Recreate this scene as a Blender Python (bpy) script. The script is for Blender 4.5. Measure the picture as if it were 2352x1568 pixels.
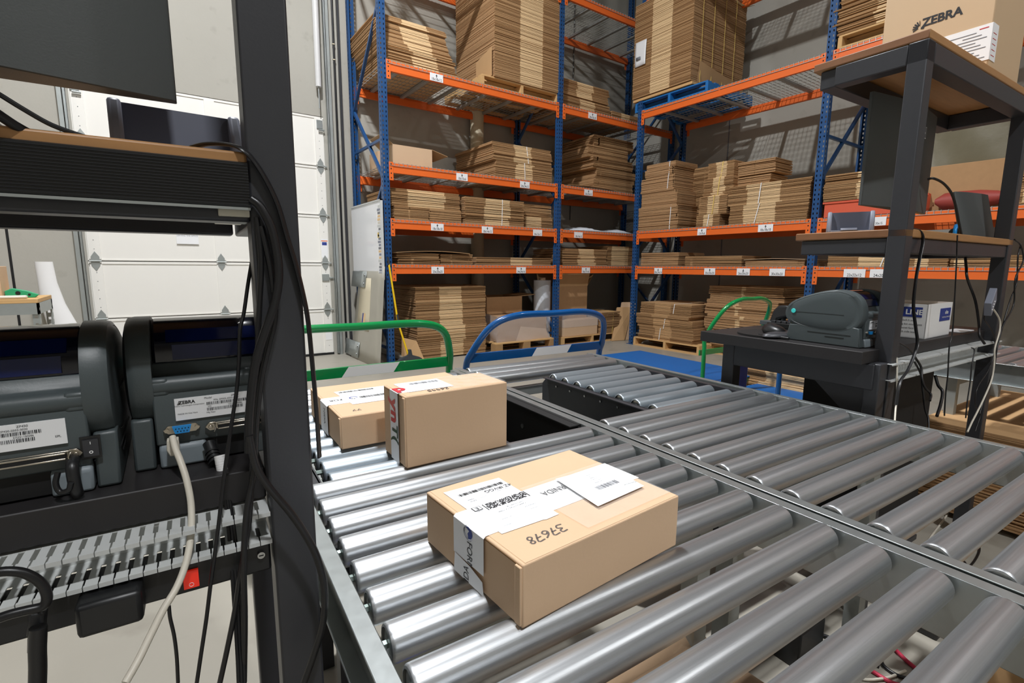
import bpy, bmesh, math, random
from mathutils import Matrix, Vector
for o in list(bpy.data.objects): bpy.data.objects.remove(o)
SC = bpy.context.scene
COL = SC.collection
R = random.Random(7)

# ------------------------------------------------------------------ camera
EYE = Vector((0, 0, 1.177))
cd = bpy.data.cameras.new('camera'); cam = bpy.data.objects.new('camera', cd); COL.objects.link(cam)
cd.sensor_width = 36; cd.lens = 36 * 1146.87 / 2352; cd.clip_start = .02; cd.clip_end = 100
yaw, pit, rol = 0.9529656, 0.1482984, 0.0058344
fw = Vector((math.cos(yaw) * math.cos(pit), math.sin(yaw) * math.cos(pit), -math.sin(pit)))
rt = Vector((math.sin(yaw), -math.cos(yaw), 0)); up = rt.cross(fw)
rt2 = rt * math.cos(rol) + up * math.sin(rol); up2 = up * math.cos(rol) - rt * math.sin(rol)
M = Matrix((rt2, up2, -fw)).transposed().to_4x4(); M.translation = EYE
cam.matrix_world = M
SC.camera = cam

# ------------------------------------------------------------------ world, exposure
w = bpy.data.worlds.new('world'); SC.world = w; w.use_nodes = True
w.node_tree.nodes['Background'].inputs[0].default_value = (.75, .8, .85, 1)
w.node_tree.nodes['Background'].inputs[1].default_value = .01
vs = SC.view_settings
vs.view_transform = 'Standard'; vs.look = 'None'; vs.gamma = 1; vs.use_curve_mapping = False
vs.exposure = -0.75

# ------------------------------------------------------------------ materials
def lin(c):
    return tuple((x / 255 / 12.92) if x / 255 <= .04045 else ((x / 255 + .055) / 1.055) ** 2.4 for x in c)
MATS = {}
def mat(name, rgb, rough=.6, metal=0, var=0, vscale=8, bump=0, bscale=60, spec=.5, alpha=1, emit=0, coat=0, stretch=None, trans=0, rvar=0, dirt=None):
    m = bpy.data.materials.new(name); m.use_nodes = True; nt = m.node_tree; b = nt.nodes['Principled BSDF']
    c = lin(rgb) + (1,)
    b.inputs['Base Color'].default_value = c; b.inputs['Roughness'].default_value = rough; b.inputs['Metallic'].default_value = metal
    b.inputs['Specular IOR Level'].default_value = spec; b.inputs['Alpha'].default_value = alpha
    b.inputs['Coat Weight'].default_value = coat; b.inputs['Transmission Weight'].default_value = trans
    if emit: b.inputs['Emission Color'].default_value = c; b.inputs['Emission Strength'].default_value = emit
    def tex(scale, detail=4):
        tc = nt.nodes.new('ShaderNodeTexCoord'); n = nt.nodes.new('ShaderNodeTexNoise'); n.inputs['Scale'].default_value = scale; n.inputs['Detail'].default_value = detail
        if stretch:
            mp = nt.nodes.new('ShaderNodeMapping'); mp.inputs['Scale'].default_value = stretch
            nt.links.new(tc.outputs['Object'], mp.inputs[0]); nt.links.new(mp.outputs[0], n.inputs[0])
        else: nt.links.new(tc.outputs['Object'], n.inputs[0])
        return n
    if var:
        n = tex(vscale, 6); mx = nt.nodes.new('ShaderNodeMix'); mx.data_type = 'RGBA'
        mx.inputs[6].default_value = tuple(max(0, x * (1 - var)) for x in c[:3]) + (1,); mx.inputs[7].default_value = tuple(min(1, x * (1 + var)) for x in c[:3]) + (1,)
        nt.links.new(n.outputs[0], mx.inputs[0]); out = mx.outputs[2]
        if dirt:
            n2 = tex(dirt[1], 8); cr = nt.nodes.new('ShaderNodeMapRange'); cr.inputs[1].default_value = dirt[2]; cr.inputs[2].default_value = dirt[2] + .12; cr.inputs[4].default_value = dirt[3]
            m2 = nt.nodes.new('ShaderNodeMix'); m2.data_type = 'RGBA'; m2.inputs[7].default_value = lin(dirt[0]) + (1,)
            nt.links.new(n2.outputs[0], cr.inputs[0]); nt.links.new(cr.outputs[0], m2.inputs[0]); nt.links.new(out, m2.inputs[6]); out = m2.outputs[2]
        nt.links.new(out, b.inputs['Base Color'])
    if rvar:
        n = tex(vscale * 1.7, 5); mr = nt.nodes.new('ShaderNodeMapRange'); mr.inputs[3].default_value = max(.02, rough - rvar); mr.inputs[4].default_value = rough + rvar
        nt.links.new(n.outputs[0], mr.inputs[0]); nt.links.new(mr.outputs[0], b.inputs['Roughness'])
    if bump:
        n = tex(bscale, 5); bp = nt.nodes.new('ShaderNodeBump'); bp.inputs['Strength'].default_value = bump; bp.inputs['Distance'].default_value = .004
        nt.links.new(n.outputs[0], bp.inputs['Height']); nt.links.new(bp.outputs[0], b.inputs['Normal'])
    MATS[name] = m; return m
mat('concrete', (172, 169, 160), .85, var=.10, vscale=1.2, bump=.25, bscale=25, dirt=((140, 136, 126), 6, .62, .35))
mat('floor', (158, 153, 142), .42, var=.14, vscale=1.5, bump=.05, bscale=30, rvar=.12, dirt=((120, 114, 102), 3.5, .6, .45))
mat('ceiling', (150, 150, 148), .8)
mat('door_white', (236, 234, 228), .55, var=.02, vscale=2)
mat('galv', (178, 184, 184), .38, .85, var=.10, vscale=25, rvar=.08)
mat('galv_dull', (165, 170, 168), .5, .6, var=.12, vscale=14)
mat('zinc', (196, 198, 198), .28, 1)
mat('steel_roller', (188, 191, 194), .36, .90, var=.5, vscale=6, stretch=(.25, 24, 24), rvar=.07, bump=.03, bscale=40)
mat('roller_dull', (172, 182, 190), .42, .82, var=.10, vscale=6, stretch=(.35, 12, 12), rvar=.06)
mat('axle', (150, 165, 160), .4, .8)
mat('orange', (234, 108, 40), .42, var=.05, vscale=3)
mat('blue_post', (30, 74, 124), .35, var=.06, vscale=4)
mat('wire', (188, 188, 184), .4, .6)
mat('deck_channel', (170, 170, 166), .5, .4)
mat('kraft', (207, 175, 142), .8, var=.05, vscale=5, bump=.06, bscale=160)
mat('kraft_light', (224, 192, 146), .8, var=.10, vscale=30, stretch=(1, 1, 12))
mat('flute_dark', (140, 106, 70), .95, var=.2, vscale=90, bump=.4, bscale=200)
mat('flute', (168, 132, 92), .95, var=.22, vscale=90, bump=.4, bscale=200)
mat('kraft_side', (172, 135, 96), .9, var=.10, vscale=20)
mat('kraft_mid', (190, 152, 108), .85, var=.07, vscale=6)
mat('pale_carton', (200, 172, 138), .7, var=.03, vscale=4)
mat('wood', (205, 165, 112), .8, var=.16, vscale=6, stretch=(1, 12, 12))
mat('wood_dark', (165, 130, 88), .85, var=.18, vscale=6, stretch=(1, 10, 10))
mat('oak', (168, 124, 78), .45, var=.22, vscale=5, stretch=(1.5, 18, 18))
mat('oak_end', (128, 88, 58), .5, var=.35, vscale=16, dirt=((196, 140, 70), 5, .62, .8))
mat('black_metal', (58, 59, 63), .42, .2, var=.06, vscale=30, bump=.04, bscale=300)
mat('black_top', (34, 32, 33), .5, var=.12, vscale=40)
mat('black_plastic', (26, 27, 29), .38)
mat('black_cable', (22, 22, 24), .36)
mat('black_matte', (14, 14, 15), .7)
mat('grey_plastic', (70, 78, 80), .42, bump=.04, bscale=400)
mat('grey_foot', (120, 130, 136), .45)
mat('device_grey', (128, 133, 148), .45)
mat('device_dark', (80, 84, 100), .5)
mat('smoke', (8, 12, 30), .12, coat=.5)
mat('smoke_blue', (9, 22, 70), .15)
mat('monitor', (76, 80, 80), .55, bump=.08, bscale=500)
mat('white', (238, 238, 238), .5)
mat('paper', (238, 239, 241), .6)
mat('whiteboard', (232, 234, 238), .15)
mat('ink', (30, 30, 34), .6)
mat('ink_grey', (120, 122, 128), .6)
mat('marker', (92, 82, 76), .7)
mat('navy', (44, 62, 140), .5)
mat('red_print', (196, 40, 52), .5)
mat('green_print', (20, 66, 48), .5)
mat('green_paint', (0, 132, 66), .22, coat=.4)
mat('blue_paint', (4, 78, 140), .25, coat=.4)
mat('blue_deck', (10, 90, 158), .5, var=.06, vscale=5)
mat('blue_plastic', (28, 110, 180), .45)
mat('royal', (30, 90, 240), .35)
mat('port_blue', (30, 140, 215), .35)
mat('cream', (214, 208, 194), .45)
mat('port_metal', (190, 182, 168), .3, 1)
mat('duct', (200, 203, 202), .5)
mat('red_lamp', (225, 45, 25), .3, emit=.5)
mat('led_dot', (90, 220, 110), .4, emit=1.0)
mat('teal', (60, 190, 185), .4, emit=.4)
mat('clear_film', (250, 250, 250), .08, alpha=.14, bump=.9, bscale=24)
mat('wrap_film', (225, 225, 228), .15, alpha=.30, bump=.9, bscale=14)
mat('diffuser', (200, 196, 180), .4)
mat('yellow', (238, 196, 30), .4)
mat('strap_y', (226, 196, 110), .5)
mat('bristle', (52, 56, 60), .9)
mat('alu_plate', (176, 172, 160), .45, .35, var=.12, vscale=3)
mat('orange_red', (214, 92, 62), .6)
mat('net_red', (150, 58, 50), .6)
mat('olive_film', (110, 104, 84), .35, bump=.8, bscale=6)
mat('bag', (214, 220, 228), .3, bump=.5, bscale=30)
mat('pvc', (200, 190, 165), .6)
mat('green_tape', (40, 160, 110), .5)
mat('pink', (200, 50, 80), .5)
mat('lamp_body', (210, 210, 210), .4)
mat('lamp_led', (255, 250, 242), .5, emit=55)

# ------------------------------------------------------------------ geometry helpers
TH = math.radians(-3.2)
FR_ANG = 0.0
def frame(a):
    global FR_ANG
    FR_ANG = a
def fr(v):
    c, s = math.cos(FR_ANG), math.sin(FR_ANG)
    return Vector((c * v[0] - s * v[1], s * v[0] + c * v[1], v[2]))
ORG = {}
class MB:
    def __init__(s): s.v = []; s.f = []; s.mi = []; s.m = 0; s.names = []
    def use(s, n):
        if n not in s.names: s.names.append(n)
        s.m = s.names.index(n); return s
    def add(s, vs, fs):
        b = len(s.v); s.v.extend([tuple(q) for q in vs]); s.f.extend([tuple(b + i for i in f) for f in fs]); s.mi.extend([s.m] * len(fs)); return s
    def box(s, x0, x1, y0, y1, z0, z1):
        return s.add([(x0, y0, z0), (x1, y0, z0), (x1, y1, z0), (x0, y1, z0), (x0, y0, z1), (x1, y0, z1), (x1, y1, z1), (x0, y1, z1)],
                     [(0, 3, 2, 1), (4, 5, 6, 7), (0, 1, 5, 4), (1, 2, 6, 5), (2, 3, 7, 6), (3, 0, 4, 7)])
    def obox(s, c, ax, sz):
        c = Vector(c); a = [Vector(q).normalized() * (h / 2) for q, h in zip(ax, sz)]
        vs = [c + a[0] * i + a[1] * j + a[2] * k for i, j, k in ((-1, -1, -1), (1, -1, -1), (1, 1, -1), (-1, 1, -1), (-1, -1, 1), (1, -1, 1), (1, 1, 1), (-1, 1, 1))]
        fs = [(0, 3, 2, 1), (4, 5, 6, 7), (0, 1, 5, 4), (1, 2, 6, 5), (2, 3, 7, 6), (3, 0, 4, 7)]
        if a[0].cross(a[1]).dot(a[2]) < 0: fs = [tuple(reversed(f)) for f in fs]
        return s.add(vs, fs)
    def bar(s, p, q, w, h, upv=(0, 0, 1)):
        p, q = Vector(p), Vector(q); d = (q - p); L = d.length; d.normalize(); u = Vector(upv)
        if abs(d.dot(u)) > .98: u = Vector((1, 0, 0))
        x = d.cross(u).normalized(); u = x.cross(d)
        return s.obox((p + q) / 2, (d, x, u), (L, w, h))
    def rings(s, rr, closed=False, caps=True):
        n = len(rr[0]); vs = [v for r in rr for v in r]; fs = []
        for i in range(len(rr) - (0 if closed else 1)):
            j = (i + 1) % len(rr)
            for k in range(n):
                l = (k + 1) % n; fs.append((i * n + k, i * n + l, j * n + l, j * n + k))
        if caps and not closed: fs.append(tuple(reversed(range(n)))); fs.append(tuple((len(rr) - 1) * n + k for k in range(n)))
        return s.add(vs, fs)
    def cyl(s, p, q, r0, r1=None, n=16, prof=None):
        p, q = Vector(p), Vector(q); d = (q - p).normalized(); u = Vector((0, 0, 1)) if abs(d.z) < .95 else Vector((1, 0, 0))
        x = d.cross(u).normalized(); y = d.cross(x).normalized(); r1 = r0 if r1 is None else r1
        pr = prof or [(0, r0), (1, r1)]
        rr = []
        for t, r in pr:
            c = p + (q - p) * t if prof is None else p + d * t
            rr.append([c + x * (r * math.cos(2 * math.pi * k / n)) + y * (r * math.sin(2 * math.pi * k / n)) for k in range(n)])
        return s.rings(rr)
    def tube(s, pts, r, n=8, smooth=4, closed=False, flat=1.0):
        P = [Vector(q) for q in pts]
        if smooth and len(P) > 2:
            Q = []
            m = len(P)
            for i in range(m if closed else m - 1):
                a = P[(i - 1) % m] if (closed or i > 0) else P[0] * 2 - P[1]; b = P[i]; c = P[(i + 1) % m]; d = P[(i + 2) % m] if (closed or i + 2 < m) else P[-1] * 2 - P[-2]
                for k in range(smooth):
                    t = k / smooth
                    Q.append(.5 * ((2 * b) + (c - a) * t + (2 * a - 5 * b + 4 * c - d) * t * t + (3 * b - a - 3 * c + d) * t ** 3))
            if not closed: Q.append(P[-1])
            P = Q
        rr = []; px = None
        for i, c in enumerate(P):
            if closed: d = (P[(i + 1) % len(P)] - P[i - 1]).normalized()
            else: d = (P[min(i + 1, len(P) - 1)] - P[max(i - 1, 0)]).normalized()
            if px is None:
                u = Vector((0, 0, 1)) if abs(d.z) < .9 else Vector((0, 1, 0)); px = d.cross(u).normalized()
            else:
                px = (px - d * px.dot(d)).normalized()
            y = d.cross(px)
            rr.append([c + px * (r * math.cos(2 * math.pi * k / n)) + y * (r * flat * math.sin(2 * math.pi * k / n)) for k in range(n)])
        return s.rings(rr, closed=closed)
    def prism(s, poly, ax, a, b):
        # poly in the plane normal to axis ax (0: yz, 1: xz, 2: xy), extruded a..b
        def P(u, v, w): return ((w, u, v), (u, w, v), (u, v, w))[ax]
        n = len(poly); vs = [P(u, v, a) for u, v in poly] + [P(u, v, b) for u, v in poly]
        fs = [tuple(range(n)), tuple(reversed(range(n, 2 * n)))] + [(i, i + n, (i + 1) % n + n, (i + 1) % n) for i in range(n)]
        return s.add(vs, fs)
    def quad(s, *p): return s.add(p, [tuple(range(len(p)))])
    def grid(s, fn, nu, nv):
        vs = [fn(i / nu, j / nv) for j in range(nv + 1) for i in range(nu + 1)]
        return s.add(vs, [(j * (nu + 1) + i, j * (nu + 1) + i + 1, (j + 1) * (nu + 1) + i + 1, (j + 1) * (nu + 1) + i) for j in range(nv) for i in range(nu)])
    def perf(s, xs, zs, hole, to3):
        # sheet made of grid cells, cells where hole(i,j) are left out
        nx, nz = len(xs), len(zs); vs = [to3(x, z) for z in zs for x in xs]
        return s.add(vs, [(j * nx + i, j * nx + i + 1, (j + 1) * nx + i + 1, (j + 1) * nx + i) for j in range(nz - 1) for i in range(nx - 1) if not hole(i, j)])
    def text(s, txt, size, o, xd, yd, align='CENTER', bold=0, sx=1, font=None):
        v, f = glyphs(txt, align, bold); o, xd, yd = Vector(o), Vector(xd).normalized(), Vector(yd).normalized()
        return s.add([o + xd * (a * size * sx) + yd * (b * size) for a, b in v], f)
    def build(s, name, parent=None, smooth=40, bevel=0, origin=None, seg=2, solid=0, subs=0):
        me = bpy.data.meshes.new(name)
        off = Vector((0, 0, 0))
        if parent is not None and parent in ORG: off = ORG[parent]
        if origin is not None: off = Vector(origin)
        me.from_pydata([(a - off.x, b - off.y, c - off.z) for a, b, c in s.v], [], s.f)
        for n in s.names: me.materials.append(MATS[n])
        me.polygons.foreach_set('material_index', s.mi); me.update()
        if smooth:
            me.polygons.foreach_set('use_smooth', [True] * len(me.polygons)); me.set_sharp_from_angle(angle=math.radians(smooth))
        o = bpy.data.objects.new(name, me); COL.objects.link(o)
        if parent is not None:
            o.parent = parent; ORG[o] = off
        if bevel:
            b = o.modifiers.new('bevel', 'BEVEL'); b.width = bevel; b.segments = seg; b.limit_method = 'ANGLE'; b.angle_limit = math.radians(35)
        if solid:
            b = o.modifiers.new('solid', 'SOLIDIFY'); b.thickness = solid; b.offset = 0
        if subs:
            b = o.modifiers.new('sub', 'SUBSURF'); b.levels = subs; b.render_levels = subs
        return o
GC = {}
def glyphs(txt, align, bold):
    k = (txt, align, bold)
    if k not in GC:
        c = bpy.data.curves.new('t', 'FONT'); c.body = txt; c.align_x = align; c.align_y = 'CENTER'; c.size = 1; c.offset = bold; c.resolution_u = 3
        o = bpy.data.objects.new('t', c); me = bpy.data.meshes.new_from_object(o)
        GC[k] = ([(v.co.x, v.co.y) for v in me.vertices], [tuple(p.vertices) for p in me.polygons])
        bpy.data.objects.remove(o); bpy.data.curves.remove(c); bpy.data.meshes.remove(me)
    return GC[k]
def tagit(o, label, cat, group=None, kind=None):
    if label: o['label'] = label
    if cat: o['category'] = cat
    if group: o['group'] = group
    if kind: o['kind'] = kind
    return o
def thing(name, label, cat, loc=(0, 0, 0), rz=None, group=None):
    # rz None: parts are written in frame coordinates; rz given: parts are local to the thing
    o = bpy.data.objects.new(name, None); COL.objects.link(o); o.empty_display_size = .05
    o.location = fr(loc); o.rotation_euler = (0, 0, FR_ANG + (rz or 0))
    ORG[o] = Vector(loc) if rz is None else Vector((0, 0, 0))
    return tagit(o, label, cat, group)
def solo(mb, name, label, cat, group=None, kind=None, loc=None, rz=None, **kw):
    if rz is None:
        if loc is None:
            xs = [q[0] for q in mb.v]; ys = [q[1] for q in mb.v]; zs = [q[2] for q in mb.v]
            loc = ((min(xs) + max(xs)) / 2, (min(ys) + max(ys)) / 2, min(zs))
        o = mb.build(name, origin=loc, **kw)
    else: o = mb.build(name, **kw)
    o.location = fr(loc); o.rotation_euler = (0, 0, FR_ANG + (rz or 0))
    return tagit(o, label, cat, group, kind)
def struct(mb, name, **kw):
    return solo(mb, name, None, None, kind='structure', loc=(0, 0, 0), **kw)
def copy_tree(o, parent=None):
    c = o.copy(); COL.objects.link(c)
    if parent is not None: c.parent = parent
    for ch in [x for x in o.children]: copy_tree(ch, c)
    return c
# ------------------------------------------------------------------ room
frame(0)
XR, YB, XL, YF, ZC = 7.40, 6.80, -7.5, -7.5, 8.6
m = MB().use('floor'); m.box(XL - .2, XR + .2, YF - .2, YB + .4, -.2, 0); struct(m, 'floor')
m = MB().use('ceiling'); m.box(XL - .2, XR + .2, YF - .2, YB + .4, ZC, ZC + .15)
struct(m, 'ceiling')
DX0, DX1, DZ = -.55, 1.89, 3.03
m = MB().use('concrete'); m.box(XL, DX0, YB, YB + .2, 0, ZC); m.box(DX1, XR, YB, YB + .2, 0, ZC); m.box(DX0, DX1, YB, YB + .2, DZ, ZC)
m.use('black_matte'); m.box(-1.135, -1.115, YB - .003, YB, 0, ZC)
struct(m, 'wall_back')
m = MB().use('concrete'); m.box(XR, XR + .2, YF, YB, 0, ZC)
m.use('ink_grey'); m.box(XR - .012, XR, 4.66, 4.672, 0, ZC)
struct(m, 'wall_right')
m = MB().use('concrete'); m.box(XL - .2, XL, YF, YB, 0, ZC); struct(m, 'wall_left')
m = MB().use('concrete'); m.box(XL, XR, YF - .2, YF, 0, ZC); struct(m, 'wall_front')

# sectional overhead door
door = bpy.data.objects.new('door_1', None); COL.objects.link(door); door.location = (DX0, YB, 0); door['kind'] = 'structure'; ORG[door] = Vector((DX0, YB, 0))
nsec = 5; hs = DZ / nsec
for i in range(nsec):
    m = MB().use('door_white'); z0 = i * hs; m.box(DX0, DX1, YB + .01, YB + .06, z0 + .004, z0 + hs - .004)
    m.box(DX0, DX1, YB + .002, YB + .012, z0 + hs - .03, z0 + hs - .008); m.box(DX0, DX1, YB + .002, YB + .012, z0 + .008, z0 + .02)
    for x in (DX0 + .06, (DX0 + DX1) / 2 - .02, DX1 - .06):
        m.box(x - .05, x + .05, YB - .004, YB + .012, z0 + .02, z0 + hs - .03)
    m.use('ink_grey')
    for x in (DX0 + .06, DX1 - .06):
        for q in (.2, .35, .5, .65, .8): m.box(x - .004, x + .004, YB - .006, YB - .003, z0 + hs * q, z0 + hs * q + .006)
    m.build('door_section', door)
for i in range(1, nsec):
    for x in (DX0 + .06, (DX0 + DX1) / 2 - .02, DX1 - .06):
        m = MB().use('galv_dull'); z = i * hs
        m.prism([(x - .035, z - .03), (x - .035, z - .045), (x, z - .10), (x + .035, z - .045), (x + .035, z - .03)], 1, YB - .010, YB - .003)
        m.prism([(x - .035, z + .03), (x + .035, z + .03), (x + .035, z + .045), (x, z + .10), (x - .035, z + .045)], 1, YB - .010, YB - .003)
        m.box(x - .035, x + .035, YB - .012, YB - .004, z - .032, z + .032); m.cyl((x - .05, YB - .018, z), (x + (.075 if x > 1 else .05), YB - .018, z), .008, n=10)
        m.build('hinge', door)
m = MB().use('galv_dull'); m.box(DX1 - .11, DX1 - .02, YB - .02, YB - .004, .98, 1.07); m.box(DX1 - .02, DX1 + .03, YB - .02, YB - .008, 1.01, 1.03); m.build('slide_lock', door, bevel=.003)
for z in (2.93, 2.75):
    for x in (DX0 + .05, DX1 - .05):
        m = MB().use('galv'); m.box(x - .035, x + .035, YB - .02, YB - .003, z - .05, z + .05); m.cyl((x - .02, YB - .03, z - .07), (x + .05, YB - .03, z - .07), .012, n=10)
        if z > 2.8: m.build('roller_bracket', door)
m = MB().use('paper'); m.box(.23, .44, YB - .006, YB - .002, 1.41, 1.60); m.use('ink_grey')
for i, t in enumerate(('PLEASE MAKE', 'SURE DOOR', 'IS LOCKED BEFORE', 'LEAVING THE OFFICE')): m.text(t, .021, (.335, YB - .0065, 1.585 - i * .028), (1, 0, 0), (0, 0, 1))
m.build('notice_sheet', door)
m = MB().use('paper'); m.box(DX1 - .10, DX1 - .02, YB - .007, YB - .004, 1.28, 1.52); m.use('orange'); m.box(DX1 - .10, DX1 - .02, YB - .008, YB - .006, 1.49, 1.50); m.use('navy'); m.box(DX1 - .09, DX1 - .03, YB - .008, YB - .006, 1.44, 1.48); m.build('warning_sticker', door)
m = MB().use('paper'); m.box(DX1 - .10, DX1 - .02, YB - .007, YB - .004, .20, .34); m.use('orange'); m.box(DX1 - .10, DX1 - .02, YB - .008, YB - .006, .32, .33); m.build('warning_sticker', door)
m = MB().use('black_plastic'); m.box(DX0, DX1, YB - .01, YB + .05, .0, .03); m.build('bottom_seal', door)

# door tracks
for i, (x, sgn) in enumerate(((DX0 - .03, -1), (DX1 + .045, 1))):
    m = MB().use('galv'); m.box(x - .012, x + .012, YB - .075, YB - .072, .02, 6.5); m.box(x - .012, x - .009, YB - .075, YB - .03, .02, 6.5); m.box(x + .009, x + .012, YB - .075, YB - .03, .02, 6.5)
    m.use('galv_dull'); m.box(x + sgn * .02, x + sgn * .055, YB - .06, YB, .0, 6.5)
    struct(m, 'trim_%d' % (i + 1))
# counterbalance spring standing beside the track, high up on the wall
m = MB().use('lamp_body'); m.cyl((DX1 - .06, YB - .09, 3.35), (DX1 - .045, YB - .09, 6.2), .035, .045, n=14); m.use('galv'); m.cyl((DX1 - .06, YB - .09, 3.1), (DX1 - .06, YB - .09, 3.36), .008, n=8)
struct(m, 'trim_3')
# jamb angle and conduits right of the door
m = MB().use('black_metal'); m.box(2.105, 2.125, YB - .05, YB, 0, ZC - .2); struct(m, 'trim_4')
m = MB().use('black_plastic'); m.cyl((2.05, YB - .035, .02), (2.05, YB - .035, ZC - .1), .012, n=10)
m.use('pvc')
for z in (3.72, 3.9): m.cyl((2.05, YB - .035, z), (2.05, YB - .035, z + .012), .018, n=10)
solo(m, 'conduit', 'thin black conduit running up the concrete beside the roll-up door', 'pipe')
m = MB().use('pvc'); m.cyl((4.08, YB - .13, 0), (4.08, YB - .13, ZC), .10, n=20); solo(m, 'drain_pipe', 'tall beige drain pipe against the wall behind the orange racking', 'pipe')
m = MB().use('black_plastic'); m.cyl((6.05, YB - .03, 2), (6.05, YB - .03, ZC), .007, n=6)
m.use('galv_dull')
for i in range(60): m.cyl((6.05, YB - .03, 2.6 + i * .1), (6.05, YB - .03, 2.63 + i * .1), .009, n=6)
solo(m, 'threaded_rod', 'thin dark rod hanging down the wall near the rack corner', 'rod')
m = MB().use('galv'); m.cyl((XR - .03, 1.0, 3.93), (XR - .03, 4.6, 3.93), .012, n=8); solo(m, 'wall_conduit', 'thin grey conduit running level along the right wall', 'pipe')

# lamps of the hall
def highbay(x, y, z, rz, power, label, sx=.60, sy=.30):
    t = thing('high_bay_light', label, 'ceiling light', (x, y, z), rz, 'high bay lights under the ceiling')
    m = MB().use('lamp_body'); m.box(-sx / 2, sx / 2, -sy / 2, sy / 2, .0, .05); m.box(-.2, .2, -.07, .07, .05, .11); m.build('housing', t, bevel=.006)
    for s in (-1, 1):
        m = MB().use('lamp_led'); m.box(-sx / 2 + .03, sx / 2 - .03, s * sy * .26 - .075, s * sy * .26 + .075, -.012, -.001); m.build('led_strip', t, bevel=.004)
        m = MB().use('wire'); m.cyl((s * .25, 0, .05), (s * .25, 0, ZC - z), .003, n=6); m.build('hanger', t)
    ld = bpy.data.lights.new('light', 'AREA'); ld.shape = 'RECTANGLE'; ld.size = .42; ld.size_y = .16; ld.energy = power; ld.color = (.965, .98, 1.0)
    lo = bpy.data.objects.new('lamp_light', ld); COL.objects.link(lo); lo.parent = t; lo.location = (0, 0, -.03)
highbay(.35, 2.9, 7.1, 0, 900, 'high bay light in front of the roll-up door')
highbay(.35, -2.6, 7.1, 0, 460, 'high bay light above the packing stations, behind the camera')
highbay(-4.6, 2.9, 7.1, 0, 45, 'high bay light far left of the door')
highbay(-4.6, -2.6, 7.1, 0, 45, 'high bay light in the far left rear of the hall')
highbay(4.9, -2.6, 7.1, 0, 80, 'high bay light right of the packing stations')

# ------------------------------------------------------------------ pallet racking
LV = [1.193, 1.710, 2.333, 3.416, 4.88]
UP_W, UP_D = .076, .07
def upright_mesh():
    # column along z, front face at y=0 looking to -y, x from -w/2..w/2
    m = MB().use('blue_post'); zs = []; z = 0; H = 6.2
    while z < H: zs += [z, z + .014, z + .036]; z += .05
    zs.append(H)
    w = UP_W / 2; xs = [-w, -.026, -.014, .014, .026, w]
    m.perf(xs, zs, lambda i, j: i in (1, 3) and j % 3 == 1, lambda x, z: (x, 0, z))
    ys = [0, .018, .030, UP_D]
    for x in (-w, w): m.perf(ys, zs, lambda i, j: i == 1 and j % 3 == 1, lambda y, z, x=x: (x, y, z))
    for x in (-w, w):
        sgn = -1 if x > 0 else 1; m.quad((x, UP_D, 0), (x + sgn * .02, UP_D, 0), (x + sgn * .02, UP_D, H), (x, UP_D, H))
    m.box(-.07, .07, -.02, .10, 0, .006)
    m.use('zinc'); m.cyl((.055, .0, 0), (.055, .0, .03), .008, n=8)
    return m
UPM = {}
def beam_mesh(L, hooks=True):
    m = MB().use('orange'); h = .105
    m.box(0, L, 0, .035, -h, -.03); m.box(0, L, .0, .02, -.03, 0); m.box(0, L, .02, .035, -.03, -.026)
    for x in (-.004, L - .046): m.box(x, x + .05, -.004, .0, -.19 if hooks else -h, .012)
    m.use('black_matte')
    for x in (.02, L - .02):
        for k in range(4): m.box(x - .006, x + .006, -.0055, -.0042, -.17 + k * .05, -.155 + k * .05)
    return m
def deck_mesh(L, D):
    # wire deck on a beam pair, front edge at y=0, waterfall over the front beam
    m = MB().use('wire'); r = .0024; n = int(L / .052)
    for i in range(n + 1):
        x = .005 + (L - .01) * i / n
        m.bar((x, -.004, .004), (x, D, .004), r * 2, r * 2); m.bar((x, -.004, -.030), (x, -.004, .006), r * 2, r * 2)
    k = int(D / .1)
    for j in range(k + 1):
        y = .01 + (D - .02) * j / k; m.bar((0, y, 0.0), (L, y, 0.0), r * 2, r * 2)
    m.bar((0, -.007, -.030), (L, -.007, -.030), r * 2, r * 2)
    return m
def channel_mesh(D):
    m = MB().use('deck_channel'); m.box(-.022, .022, .036, D - .03, -.03, -.004); return m
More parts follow.
